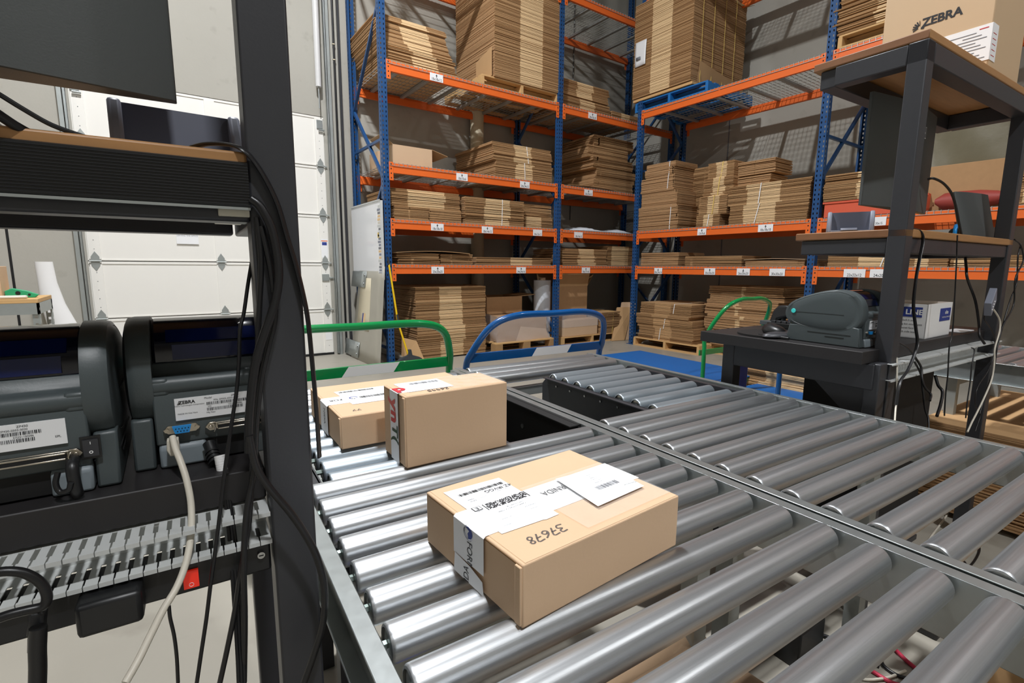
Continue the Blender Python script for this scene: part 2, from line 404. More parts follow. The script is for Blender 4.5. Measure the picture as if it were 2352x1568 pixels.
def pallet_rack(name, label, xs_posts, levels, depth, rz, loc, flip, labels):
    """local frame: x along the aisle face, y into the rack"""
    t = thing(name, label, 'pallet rack', loc, rz)
    um = upright_mesh()
    first = None; D = depth
    for i, x in enumerate(xs_posts):
        for back in (0, 1):
            if first is None: first = um.build('upright', t); o = first
            else: o = first.copy(); COL.objects.link(o); o.parent = t
            o.location = (x, D if back else 0, 0)
            if back: o.rotation_euler = (0, 0, math.pi)
        m = MB().use('blue_post'); z = .25; k = 0
        while z < 5.6:
            z2 = z + .95; a, b = (.06, D - .06) if k % 2 == 0 else (D - .06, .06)
            m2 = MB().use('blue_post'); m2.bar((x, a, z), (x, b, z2), .032, .032); m2.build('diagonal_brace', t); z = z2; k += 1
        for z in (.2, 2.6, 5.0):
            m2 = MB().use('blue_post'); m2.bar((x, .06, z), (x, D - .06, z), .03, .03); m2.build('level_brace', t)
    cache = {}
    for b in range(len(xs_posts) - 1):
        L = xs_posts[b + 1] - xs_posts[b] - UP_W
        for li in levels:
            z = LV[li]
            key = ('b', round(L, 3))
            for back in (0, 1):
                if key not in cache: bm = beam_mesh(L).build('beam', t, bevel=.002); cache[key] = bm; o = bm
                else: o = cache[key].copy(); COL.objects.link(o); o.parent = t
                o.location = (xs_posts[b] + UP_W / 2, 0, z)
                if back: o.rotation_euler = (0, 0, math.pi); o.location = (xs_posts[b + 1] - UP_W / 2, D, z)
                elif (b, li) in labels:
                    for (lx, tx, arrow, w) in labels[(b, li)]:
                        s = MB().use('paper'); x = lx - o.location.x; s.box(x - w / 2, x + w / 2, -.0105, -.0085, -.103, -.018); s.use('ink')
                        s.text(tx, .042 if w > .12 else .034, (x, -.0108, -.082), (1, 0, 0), (0, 0, 1), sx=.80 if w > .12 else .72, bold=.008)
                        az = -.045
                        if arrow == 'up': s.prism([(x - .012, az), (x, az + .02), (x + .012, az)], 1, -.0112, -.0106); s.box(x - .004, x + .004, -.0112, -.0106, az - .016, az)
                        elif arrow == 'down': s.prism([(x - .012, az), (x + .012, az), (x, az - .02)], 1, -.0112, -.0106); s.box(x - .004, x + .004, -.0112, -.0106, az, az + .016)
                        s.build('size_label', o)
            dl = (L - .03) / 2
            for q in (0, 1):
                key = ('d', round(dl, 3))
                x0 = xs_posts[b] + UP_W / 2 + .005 + q * (dl + .02)
                if key not in cache: o = deck_mesh(dl, D - .0).build('wire_deck', t, smooth=0); cache[key] = o
                else: o = cache[key].copy(); COL.objects.link(o); o.parent = t
                o.location = (x0, 0, z + .003)
                for c in (.17, .5, .83):
                    key = 'c'
                    if key not in cache: s = channel_mesh(D).build('deck_support', o); cache[key] = s
                    else: s = cache[key].copy(); COL.objects.link(s); s.parent = o
                    s.location = (dl * c, 0, 0)
    return t
AY, DEP = 5.60, 1.07
lab = {(0, 3): [(2.87 - .0, '18x18x12', 'up', .17)], (0, 2): [(3.20, '18x10x6', 'up', .16), (4.17, '24x24x12', 'up', .16)],
       (0, 1): [(2.85, '18x18x18', 'up', .17), (3.57, '18x14x12', 'up', .17), (4.40, '14x12x12', '', .16)],
       (0, 0): [(2.845, '20x20x25', 'up', .17), (4.12, '24x24x16', 'up', .16)],
       (1, 3): [(5.39, '24x18x18', 'up', .17)], (1, 2): [(5.35, '36x24x12', 'up', .17)], (1, 1): [(5.17, '18x14x10', '', .17)], (1, 0): [(5.34, '36x17x16', 'up', .17)]}
AX = [2.225, 4.79, 7.27]
lab = {k: [(a - AX[0], b, c, d) for a, b, c, d in v] for k, v in lab.items()}
pallet_rack('pallet_rack', 'blue and orange pallet rack with wire decks, left of the corner beside the roll-up door', [0, AX[1] - AX[0], AX[2] - AX[0]], [0, 1, 2, 3, 4], DEP, 0, (AX[0], AY, 0), False, lab)
BX = 5.96
BYs = [5.20, 2.665, .13, -2.4]
labB = {(0, 1): [(4.053, '13x9x6', 'up', .13), (3.20, '18x18x18', 'up', .18)],
        (0, 0): [(4.73, '28x24x16', 'down', .14), (3.90, '30x30x20', 'up', .16), (3.437, '26x20x20', 'down', .17), (3.02, '30x30x20', '', .18)],
        (1, 0): [(2.22, '22x22x12', '', .20), (1.98, '24x20x12', '', .20)], (1, 1): [(2.05, '30x15', '', .12)]}
labB = {k: [(BYs[0] - a, b, c, d) for a, b, c, d in v] for k, v in labB.items()}
pallet_rack('pallet_rack', 'blue and orange pallet rack with wire decks, along the right wall behind the packing station', [BYs[0] - y for y in BYs], [0, 1, 3, 4], DEP, -math.pi / 2, (BX, BYs[0], 0), False, labB)
# ------------------------------------------------------------------ roller conveyors (near frame)
frame(TH)
RD = .0483; RZ = .748 - RD / 2; PIT = .0762
def roller_mesh(L, mt='steel_roller', r=RD / 2):
    m = MB().use(mt); m.cyl((0, 0, 0), (L, 0, 0), r, n=40, prof=[(0, r * .80), (.0008, r * .93), (.003, r * .99), (.006, r), (L - .006, r), (L - .003, r * .99), (L - .0008, r * .93), (L, r * .80)])
    m.v = m.v
    # open rim with a recessed bearing at each end
    m.f = [f for f in m.f if len(f) == 4]; m.mi = m.mi[:len(m.f)]
    m.use('zinc')
    for x, s in ((0, 1), (L, -1)):
        m.cyl((x, 0, 0), (x + s * .004, 0, 0), r * .80, n=30, prof=None)
        m.f = m.f[:-2]; m.mi = m.mi[:-2]
        m.add([(x + s * .004, r * .80 * math.cos(a * math.pi / 15), r * .80 * math.sin(a * math.pi / 15)) for a in range(30)] + [(x + s * .001, r * .45 * math.cos(a * math.pi / 15), r * .45 * math.sin(a * math.pi / 15)) for a in range(30)],
              [(a, (a + 1) % 30, 30 + (a + 1) % 30, 30 + a) for a in range(30)] + [tuple(range(30, 60))])
    m.use('axle'); m.cyl((-.012, 0, 0), (0.002, 0, 0), .0055, n=6); m.cyl((L - .002, 0, 0), (L + .012, 0, 0), .0055, n=6)
    return m
def rail(t, s_web, sgn, t0, t1, z=.742, h=.10):
    """C channel: web next to the rollers, flanges pointing away (sgn)"""
    m = MB().use('galv'); w = .025
    m.box(min(s_web, s_web + sgn * .0025), max(s_web, s_web + sgn * .0025), t0, t1, z - h, z)
    a, b = sorted((s_web, s_web + sgn * w)); m.box(a, b, t0, t1, z - .0025, z); m.box(a, b, t0, t1, z - h, z - h + .0025)
    m.use('axle')
    k = t0 + .05
    while k < t1 - .02:
        m.cyl((s_web + sgn * .0026, k, z - .018), (s_web + sgn * .006, k, z - .018), .006, n=6); k += PIT * 4
    return m.build('side_rail', t, bevel=.0016, seg=3)
def lane(label, sl, sr, rl, rr, ts, t0, t1, legs):
    t = thing('roller_conveyor', label, 'conveyor', ((sl + sr) / 2, (t0 + t1) / 2, 0))
    rail(t, sl, -1, t0, t1); rail(t, sr, 1, t0, t1)
    base = roller_mesh(rr - rl).build('roller', t, origin=(0, 0, 0))
    for k, y in enumerate(ts):
        o = base if k == 0 else base.copy()
        if k: COL.objects.link(o); o.parent = t
        o.location = Vector((rl, y, RZ)) - ORG[t]; o.rotation_euler = (R.uniform(0, 6), 0, 0)
    for y in legs:
        for s, q in ((sl, -1), (sr, 1)):
            m = MB().use('galv_dull'); x = s - q * .03; m.box(x - .02, x + .02, y - .02, y + .02, 0.006, .642); m.box(x - .05, x + .05, y - .05, y + .05, 0, .006); m.build('leg', t)
        m = MB().use('galv_dull'); m.box(sl + .03, sr - .03, y - .015, y + .015, .60, .64); m.build('cross_brace', t)
    return t
TA = [.998 - PIT * k for k in range(19)] + [1.675, 1.751, 1.827]
TB = [1.024 - PIT * k for k in range(19)] + [1.875, 1.799, 1.722]
lane('galvanised roller conveyor carrying the brown parcels, left lane', .154, .887, .163, .879, TA, -.42, 1.90, (-.3, .62, 1.80))
lane('empty galvanised roller conveyor, right lane beside the packing station', .946, 1.668, .955, 1.660, TB, -.42, 1.93, (-.3, .62, 1.85))
def insert(label, s0, s1, r0, r1, t0, t1, ts):
    t = thing('powered_roller_section', label, 'conveyor insert', ((s0 + s1) / 2, (t0 + t1) / 2, .5), group=None)
    for s in (s0, s1):
        m = MB().use('black_metal'); z = .738; m.prism([(t0, .50), (t1 - .03, .50), (t1, .60), (t1, z - .03), (t1 - .03, z), (t0, z)], 0, s - .003, s + .003)
        q = .022 if s == s0 else -.022; a, b = sorted((s, s - q)); m.box(a, b, t0, t1 - .03, z - .003, z)
        o = m.build('side_plate', t)
        for k in range(6 if s == s0 else 0): m = MB().use('zinc'); m.cyl((s0 - .003, t0 + .06 + k * .085, .712), (s0 - .006, t0 + .06 + k * .085, .712), .004, n=8); m.build('bolt', o)
    m = MB().use('black_matte'); m.box(s0, s1, t0, t1 - .05, .50, .51); m.build('bottom_pan', t)
    base = roller_mesh(r1 - r0, 'roller_dull').build('roller', t, origin=(0, 0, 0))
    for k, y in enumerate(ts):
        o = base if k == 0 else base.copy()
        if k: COL.objects.link(o); o.parent = t
        o.location = Vector((r0, y, RZ)) - ORG[t]
    for x in (s0 + .06, s1 - .06):
        for y in (t0 + .1, t1 - .2): m = MB().use('black_metal'); m.box(x - .02, x + .02, y, y + .04, 0, .5); m.build('leg', t)
insert('short black powered roller section set into the right conveyor lane', 1.175, 1.625, 1.20, 1.588, 1.045, 1.625, [1.594 - .0757 * k for k in range(8)])
insert('short black powered roller section under the two parcels in the left lane', .185, .62, .205, .598, 1.02, 1.60, [1.570 - .0757 * k for k in range(8)])
m = MB().use('black_matte'); m.box(.875, .885, 1.04, 1.60, .36, .742); m.box(.845, .885, 1.04, 1.60, .738, .741); m.use('zinc')
m.cyl((.872, 1.32, .66), (.876, 1.32, .66), .008, n=12); m.cyl((.872, 1.20, .66), (.876, 1.20, .66), .005, n=12); m.use('black_matte'); m.box(.62, .875, 1.6, 1.605, .36, .70); m.box(.62, .885, 1.04, 1.60, .355, .36)
solo(m, 'guard_panel', 'tall black guard panel inside the gap of the left conveyor lane', 'panel')
TC = [1.15 - PIT * k for k in range(28)]
lane('galvanised roller conveyor running behind the right packing station', 3.18, 3.92, 3.189, 3.911, TC, -1.0, 1.22, (-.7, .9))
# ------------------------------------------------------------------ flattened cartons, bundled and palletised
frame(0)
def stack_mesh(L, D, H, pitch, z0=(.33, .64), jit=.004, warp=.004, seed=1, lean=(0, 0), ends=('flute', 'kraft_light', 'flute'), side='kraft_side', top='kraft_mid', slip=.0, ragged=0):
    r = random.Random(seed); m = MB(); n = max(2, int(round(H / (pitch * .74)))); h = H / n
    for nm in (ends[0], ends[1], side, top, 'flute_dark'): m.use(nm)
    dk = m.names.index('flute_dark')
    e0, e1, sd, tp = [m.names.index(q) for q in (ends[0], ends[1], side, top)]
    gx = gy = 0; za, zb = z0; da = db = 0
    for k in range(n):
        if slip and r.random() < .12: gx = r.uniform(-slip, slip); gy = r.uniform(-slip, slip * .3); da = r.uniform(-.03, .03); db = r.uniform(-.03, .03)
        f = k / n; ox = gx + r.uniform(-jit, jit) + lean[0] * f; oy = gy + r.uniform(-jit, jit) + lean[1] * f
        zl, zr = r.uniform(-1, 1) * warp, r.uniform(-1, 1) * warp
        if k in (0, n - 1): zl = zr = 0
        a = za + da + r.uniform(-.004, .004); b = zb + db + r.uniform(-.004, .004)
        xl = ox + (r.uniform(0, ragged) if ragged else 0); xr = ox + L - (r.uniform(0, ragged) if ragged else 0)
        gap = h * r.choice((.08, .12, .2, .34))
        ee = dk if (ends[0] == 'flute' and r.random() < .45) else e0
        cuts = [(xl, xl + (xr - xl) * a, ee, .0), (xl + (xr - xl) * a, xl + (xr - xl) * b, e1, .003), (xl + (xr - xl) * b, xr, ee, .0)]
        for ci, (x0, x1, me, iny) in enumerate(cuts):
            q = lambda x: (zl + (zr - zl) * (x - xl) / (xr - xl))
            zb0, zt0 = k * h, (k + 1) * h - gap
            if k == n - 1: zt0 = H
            y0, y1 = oy + iny, oy + D; base = len(m.v)
            for x in (x0, x1):
                w = q(x) * (0 if k == 0 else 1)
                m.v += [(x, y0, max(0, zb0 + w)), (x, y1, max(0, zb0 + w)), (x, y1, min(H, zt0 + w)), (x, y0, min(H, zt0 + w))]
            B = base
            for fc, mm in (((B, B + 4, B + 7, B + 3), me), ((B + 1, B + 2, B + 6, B + 5), e0), ((B + 3, B + 7, B + 6, B + 2), tp), ((B, B + 1, B + 5, B + 4), tp), ((B, B + 3, B + 2, B + 1), sd), ((B + 4, B + 5, B + 6, B + 7), sd)):
                m.f.append(fc); m.mi.append(mm)
    return m
SEED = [10]
def bundle(label, x, y, z, L, D, H, rz=0, pitch=.0125, strap=None, name='carton_bundle', cat='cardboard bundle', group=None, **kw):
    """x, y, z: front left bottom corner as seen from the aisle; strap: list of (position along L, material)"""
    SEED[0] += 1; kw.setdefault('seed', SEED[0])
    m = stack_mesh(L, D, H, pitch, **kw)
    if strap:
        t = thing(name, label, cat, (x, y, z), rz, group); m.build('flat_cartons', t, smooth=0)
        for (sx, mt, *rest) in strap:
            tilt = rest[0] if rest else 0; ln = kw.get('lean', (0, 0))
            s = MB().use(mt); w = .005; x0 = sx * L
            s.add([(x0 - w, -.008, -.0), (x0 + w, -.008, 0), (x0 + w + tilt + ln[0], -.008 + ln[1], H), (x0 - w + tilt + ln[0], -.008 + ln[1], H)], [(0, 1, 2, 3)])
            s.box(x0 - w + tilt + ln[0], x0 + w + tilt + ln[0], -.008 + ln[1], D + ln[1], H - .0005, H + .002)
            s.build('strap', t, smooth=0, solid=.0015)
        return t
    return solo(m, name, label, cat, group, rz=rz, smooth=0) if False else place(m, name, label, cat, group, (x, y, z), rz)
def place(m, name, label, cat, group, loc, rz, **kw):
    kw.setdefault('smooth', 0)
    o = m.build(name, **kw); o.location = fr(loc); o.rotation_euler = (0, 0, FR_ANG + rz); return tagit(o, label, cat, group)
def pallet(label, x, y, z, rz=0, L=1.1, D=1.0, mt='wood', name='wooden_pallet', cat='pallet', h=.13, group=None):
    t = thing(name, label, cat, (x, y, z), rz, group); r = random.Random(SEED[0]); SEED[0] += 1
    k = 7
    for i in range(k):
        y0 = i * (D - .09) / (k - 1); m = MB().use(mt); m.box(r.uniform(0, .01), L - r.uniform(0, .01), y0, y0 + .09, h - .018, h); m.build('top_board', t, bevel=.002)
    for i in range(3):
        x0 = i * (L - .04) / 2; m = MB().use(mt)
        m.prism([(0, .018), (D * .14, .018), (D * .18, .055), (D * .34, .055), (D * .38, .018), (D * .62, .018), (D * .66, .055), (D * .82, .055), (D * .86, .018), (D, .018), (D, h - .018), (0, h - .018)], 0, x0, x0 + .04); m.build('stringer', t)
    for i in range(3):
        y0 = i * (D - .09) / 2; m = MB().use(mt); m.box(0, L, y0, y0 + .09, 0, .018); m.build('bottom_board', t)
    return t
def block_pallet(label, x, y, z, rz=0, L=1.1, D=.9, h=.14):
    t = thing('wooden_pallet', label, 'pallet', (x, y, z), rz)
    for i in range(6):
        y0 = i * (D - .1) / 5; m = MB().use('wood'); m.box(0, L, y0, y0 + .1, h - .02, h); m.build('top_board', t, bevel=.002)
    for i in range(3):
        for j in range(3):
            x0, y0 = i * (L - .12) / 2, j * (D - .12) / 2; m = MB().use('wood_dark'); m.box(x0, x0 + .12, y0, y0 + .12, .018, h - .02); m.build('block', t)
    for j in range(3):
        y0 = j * (D - .12) / 2; m = MB().use('wood'); m.box(0, L, y0, y0 + .12, 0, .018); m.build('bottom_board', t)
    return t
F = 5.62   # front line of rack A loads
Z1, Z2, Z3, Z4 = [q + .008 for q in LV[:4]]
bundle('loose leaning stack of flattened cartons on the high shelf, beside the outer blue post', 2.34, F + .05, Z4, .86, .92, .53, pitch=.0155, z0=(.34, .72), lean=(-.13, .1), slip=.02, jit=.006, warp=.006, name='carton_stack', cat='cardboard stack')
pallet('wooden pallet on the high shelf under the tall square bale', 3.52, F + .02, Z4, L=1.26, D=.98)
t = bundle('huge square bale of flattened cartons on a pallet, left of the middle blue post', 3.70, F + .0, Z4 + .135, 1.10, .98, 1.26, pitch=.0165, z0=(.36, .70), jit=.004, warp=.003, strap=None, name='carton_bale', cat='cardboard bale')
def cords(parent_label): pass
m = MB().use('kraft_mid'); m.add([(3.672, F + .02, Z4 + .14), (3.672, F + .40, Z4 + .14), (3.672, F + .40, Z4 + .40), (3.672, F + .02, Z4 + .48)], [(0, 1, 2, 3)]); solo(m, 'cardboard_sheet', 'loose cardboard corner sheet on the left side of the tall square bale', 'cardboard sheet', solid=.004, smooth=0)
bundle('uneven pile of flat cartons on the high shelf right of the middle blue post', 4.93, F + .08, Z4, .95, .85, .40, pitch=.014, lean=(-.06, .05), slip=.03, warp=.007, name='carton_stack', cat='cardboard stack')
bundle('thin pile of flat cartons at the corner end of the high shelf', 5.90, F + .08, Z4, .62, .8, .12, pitch=.013, warp=.005, name='carton_stack', cat='cardboard stack')
bundle('strapped bundle of flat cartons on the third shelf, lower of the two', 3.74, F + .04, Z3, .96, .98, .22, pitch=.0145, strap=[(.50, 'white', -.01)], slip=.015, warp=.005)
bundle('strapped bundle of flat cartons on the third shelf, upper of the two', 3.70, F + .03, Z3 + .222, .98, .98, .22, pitch=.0145, strap=[(.58, 'white', .0)], slip=.015, warp=.006, lean=(-.02, .02))
for i, (a, q, h) in enumerate(((5.60, .0, .17), (5.66, .05, .17), (5.58, .02, .16), (5.50, .08, .17), (5.62, .10, .16))):
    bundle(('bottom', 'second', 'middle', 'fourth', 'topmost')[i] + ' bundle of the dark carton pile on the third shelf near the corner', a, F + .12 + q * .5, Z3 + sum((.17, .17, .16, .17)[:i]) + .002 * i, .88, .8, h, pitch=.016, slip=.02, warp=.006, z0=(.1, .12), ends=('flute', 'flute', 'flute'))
m = MB().use('kraft_mid'); m.grid(lambda u, v: (5.0 + u * .95, F - .02 + v * .5, Z3 + .012 + .02 * math.sin(u * 3)), 8, 2); solo(m, 'cardboard_sheet', 'single flat cardboard sheet on the third shelf over the short beam', 'cardboard sheet', solid=.004, smooth=0)
bundle('wide bundle of flat cartons lying on two smaller ones, beside the outer blue post', 2.30, F + .03, Z2 + .155, .90, .8, .20, pitch=.012, z0=(.22, .76), warp=.006, slip=.01, lean=(.0, .02))
bundle('small bundle under the wide one, nearest the outer blue post', 2.32, F + .02, Z2, .44, .6, .15, pitch=.012, z0=(.42, .45), warp=.004, slip=.01, ends=('flute', 'kraft_mid', 'flute'))
bundle('small bundle under the wide one, second from the outer blue post', 2.77, F + .02, Z2, .44, .6, .15, pitch=.012, z0=(.02, .98), warp=.004, ends=('flute', 'flute', 'flute'))
bundle('tall strapped bundle in the middle of the second shelf above the 18x14x12 sign', 3.26, F + .0, Z2, .92, .75, .33, pitch=.0135, strap=[(.60, 'white', .01)], slip=.012, warp=.005, z0=(.32, .74))
bundle('lower bundle at the right of the second shelf, left of the middle blue post', 4.20, F + .06, Z2, .54, .7, .15, pitch=.012, z0=(.1, .62), warp=.005)
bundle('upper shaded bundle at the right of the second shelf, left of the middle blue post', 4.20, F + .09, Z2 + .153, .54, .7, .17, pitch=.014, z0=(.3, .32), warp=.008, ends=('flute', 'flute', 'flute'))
bundle('low bundle on the first shelf beside the outer blue post, left half', 2.36, F + .03, Z1, .55, .7, .13, pitch=.012, z0=(.3, .35), warp=.006, slip=.02, ends=('flute', 'kraft_mid', 'flute'), lean=(-.02, .0))
bundle('low bundle on the first shelf above the 20x20x25 sign, right half', 2.92, F + .03, Z1, .46, .7, .13, pitch=.012, z0=(.3, .35), warp=.006, ends=('flute', 'kraft_mid', 'flute'))
m = MB().use('kraft_mid'); m.grid(lambda u, v: (2.32 + u * 1.0, F - .01 + v * .55, Z1 + .135 + .025 * math.sin(u * 3)), 8, 2); solo(m, 'cardboard_sheet', 'bowed cardboard sheet on top of the two low bundles of the first shelf', 'cardboard sheet', solid=.005, smooth=0)
bundle('very low stack of wide flat cartons on the first shelf, above the 24x24x16 sign', 3.46, F + .05, Z1, 1.26, .8, .10, pitch=.012, z0=(.42, .75), warp=.006, slip=.02)
bundle('bundle on the short first shelf directly right of the middle blue post', 4.92, F + .03, Z1, .92, .7, .25, pitch=.0125, z0=(.35, .72), warp=.004, slip=.01)
bundle('taller bundle at the corner end of the first shelf', 5.86, F + .04, Z1, .60, .7, .31, pitch=.0125, z0=(.15, .8), warp=.004, slip=.01)
bundle('unstrapped shoulder-high stack of large flat cartons on the floor under the left rack', 2.60, F + .10, .02, 1.02, .98, .90, pitch=.0165, z0=(.33, .66), jit=.006, warp=.003, slip=.012, name='carton_stack', cat='cardboard stack')
m = MB().use('kraft_mid'); m.add([(2.42, F + .16, 0), (2.66, F - .02, 0), (2.60, F + .10, .26), (2.45, F + .20, .30)], [(0, 1, 2, 3)]); solo(m, 'cardboard_sheet', 'small cardboard panel leaning on the foot of the big floor stack', 'cardboard sheet', solid=.005, smooth=0)

# open carton and small carton on the third shelf
def open_carton(label, x, y, z, L, D, H, rz=0, flaps=((0, .25, 20),), mt='kraft', name='open_carton', cat='cardboard box'):
    t = thing(name, label, cat, (x, y, z), rz)
    m = MB().use(mt); T = .005
    m.box(0, L, 0, T, 0, H); m.box(0, L, D - T, D, 0, H); m.box(0, T, T, D - T, 0, H); m.box(L - T, L, T, D - T, 0, H); m.box(T, L - T, T, D - T, 0, T)
    m.build('carton_body', t, smooth=0)
    for side, w, ang in flaps:
        a = math.radians(ang); m = MB().use('kraft_mid')
        if side == 0: p = [(0, 0, H), (L, 0, H)]; d = Vector((0, -math.cos(a), math.sin(a))) * w
        if side == 1: p = [(L, 0, H), (L, D, H)]; d = Vector((math.cos(a), 0, math.sin(a))) * w
        if side == 2: p = [(L, D, H), (0, D, H)]; d = Vector((0, math.cos(a), math.sin(a))) * w
        if side == 3: p = [(0, D, H), (0, 0, H)]; d = Vector((-math.cos(a), 0, math.sin(a))) * w
        m.quad(p[0], p[1], Vector(p[1]) + d, Vector(p[0]) + d); m.build('flap', t, solid=.004, smooth=0)
    return t
open_carton('open brown carton with its flap folded outward, by the outer blue post', 2.36, F + .10, Z3, .50, .40, .23, flaps=((1, .22, -14), (3, .16, 40)))
t = thing('small_carton', 'small brown carton with two white stickers at the back of the third shelf', 'cardboard box', (2.40, 6.30, Z3), 0)
m = MB().use('kraft'); m.box(0, .34, 0, .3, 0, .26); m.build('carton_body', t, bevel=.003)
for z in (.05, .14): m = MB().use('paper'); m.box(.03, .09, -.002, 0, z, z + .07); m.build('sticker', t)

# bag on second shelf
m = MB().use('bag')
def bagf(u, v):
    r = random.Random(int(u * 40) * 97 + int(v * 10)); e = math.sin(math.pi * u) ** .4 * math.sin(math.pi * v) ** .4
    return (5.15 + u * 1.25, F - .01 + v * .6, Z2 + .004 + (.05 + .03 * math.sin(u * 9) + r.uniform(-.012, .012)) * e)
m.grid(bagf, 26, 8); solo(m, 'plastic_bag', 'crumpled silvery plastic bag lying on the short second shelf', 'bag', smooth=60, solid=.002)

# floor under rack A
block_pallet('low wooden pallet under the film-wrapped box cluster, floor right of the big stack', 3.72, F + .0, 0, L=1.08, D=.95)
t = thing('wrapped_pallet_load', 'film-wrapped brown carton on the low pallet, right of the big floor stack', 'wrapped carton', (3.80, F + .06, .142), 0)
m = MB().use('kraft_side'); m.box(0, .86, 0, .6, 0, .36); m.build('carton_body', t, bevel=.004)
m = MB().use('kraft'); m.add([(.30, -.012, 0), (.9, -.012, .0), (.84, -.012, .14), (.38, -.012, .2)], [(0, 1, 2, 3)]); m.build('loose_flap', t, solid=.004, smooth=0)
m = MB().use('wrap_film')
m.rings([[Vector((.43, .3, z)) + Vector(((.46 + .02 * math.sin(a * 5 + z * 20)) * (1 if abs(math.cos(a)) > .7 else abs(math.cos(a)) / .7) * (1 if math.cos(a) > 0 else -1), (.33 + .012 * math.sin(a * 7 + z * 30)) * (1 if abs(math.sin(a)) > .7 else abs(math.sin(a)) / .7) * (1 if math.sin(a) > 0 else -1), 0)) for a in [k * math.pi / 20 for k in range(40)]] for z in (.0, .06, .12, .2, .28, .37)], caps=False)
m.build('stretch_film', t, smooth=80)
open_carton('open dark carton with a lifted lid behind the film-wrapped one', 3.80, F + .35, .51, .62, .5, .24, flaps=((1, .3, 4), (3, .2, 60)), mt='kraft_side')
pallet('wooden pallet on the floor right of the middle blue foot', 4.93, F + .0, 0, L=1.25, D=.95)
t = thing('wrapped_carton', 'low brown carton banded with clear film, right of the middle rack foot', 'wrapped carton', (4.97, F + .02, .132), 0)
m = MB().use('kraft'); m.box(0, .70, 0, .55, 0, .25); m.build('carton_body', t, bevel=.004); m = MB().use('wrap_film'); m.box(-.004, .704, -.004, .554, .14, .34); m.build('stretch_film', t)
open_carton('tall open brown carton with raised flaps under the short first shelf', 5.02, F + .22, .385, .60, .5, .50, flaps=((0, .2, 78), (1, .22, 55), (2, .2, 75)), mt='kraft_side')
t = thing('film_roll', 'standing roll of clear film behind the middle blue post', 'film roll', (4.80, F + .35, .0), 0)
m = MB().use('kraft'); m.cyl((0, 0, 0), (0, 0, 1.02), .05, n=20); m.build('core', t); m = MB().use('bag'); m.cyl((0, 0, .03), (0, 0, .98), .13, n=30); m.build('film', t)
bundle('short bundle with a yellow strap on the floor pallet beside the leaning panels', 5.72, F + .0, .132, .42, .5, .34, pitch=.014, strap=[(.62, 'strap_y', .02)], slip=.02, warp=.006, z0=(.3, .32), ends=('flute', 'flute', 'flute'))
for i, (a, b, c) in enumerate(((6.05, .30, .52), (6.16, .34, .60))):
    m = MB().use('kraft' if i else 'kraft_mid'); x, wd, h = a, b, c
    m.add([(x - .12, F - .05, 0.0), (x + .12, F - .10, 0), (x + .42, F + .02, h), (x + .16, F + .12, h)], [(0, 1, 2, 3)])
    solo(m, 'folded_carton', ('folded carton panel leaning left under the short rack bay', 'folded carton panel leaning right of the other under the short rack bay')[i], 'cardboard box', solid=.03, smooth=0)

# rack B loads; local x runs toward the camera side (-Y), local y into the rack (+X)
G = 5.985; RB = -math.pi / 2
def bb(label, y, z, L, D, H, x=G, **kw): return bundle(label, x, y, z, L, D, H, rz=RB, **kw)
pallet('blue plastic pallet under the enormous bale on the high right shelf', G - .02, 5.30, Z4, rz=RB, L=1.2, D=1.05, mt='blue_plastic', name='plastic_pallet')
t = bb('enormous bale of flat cartons tied with cords, with a white sheet on its left face', 5.33, Z4 + .19, .985, 1.20, 1.25, x=5.93, pitch=.0165, z0=(.32, .66), warp=.003, strap=[(.5, 'kraft_light')], name='carton_bale', cat='cardboard bale')
for ch in list(t.children):
    if ch.name.startswith('strap'): bpy.data.objects.remove(ch)
for k in range(4):
    m = MB().use('strap_y'); x = .18 + k * .25; m.bar((.998, x, .0), (.998, x, 1.25), .006, .004); m.build('cord', t)
m = MB().use('paper'); m.grid(lambda u, v: (.035 + u * .20, -.012 - .02 * v * (1 - v) - .012 * u * (1 - v), .42 + v * .33), 6, 6); m.use('ink_grey'); m.add([(.07, -.034, .50), (.15, -.034, .50), (.15, -.034, .54), (.07, -.034, .54)], [(0, 1, 2, 3)]); m.build('delivery_sheet', t, solid=.001)
m = MB().use('wood'); m.box(0, 1.0, .02, 1.1, -.045, -.012); m.build('top_board', t)
m = MB().use('kraft_mid'); m.grid(lambda u, v: (.98 + .03 * u, .15 + v * 1.05, -.02 + u * .28 * (1 - .5 * v)), 3, 6); m.build('corner_sheet', t, solid=.003, smooth=0)
m = MB().use('kraft_light'); m.grid(lambda u, v: (.1 + .95 * u + .05 * math.sin(v * 7), .1 + v * 1.12, 1.27 - .05 * u * u * (1 + math.sin(v * 9))), 6, 14); m.build('cover_sheet', t, solid=.003)
pallet('wooden pallet on the high right shelf beyond the second blue post', G - .02, 2.60, Z4, rz=RB, L=1.1, D=1.0)
bb('ragged bale of flat cartons on the high right shelf beyond the second blue post', 2.63, Z4 + .135, 1.15, 1.0, 1.3, pitch=.018, z0=(.30, .7), warp=.006, jit=.02, slip=.03, name='carton_bale', cat='cardboard bale')
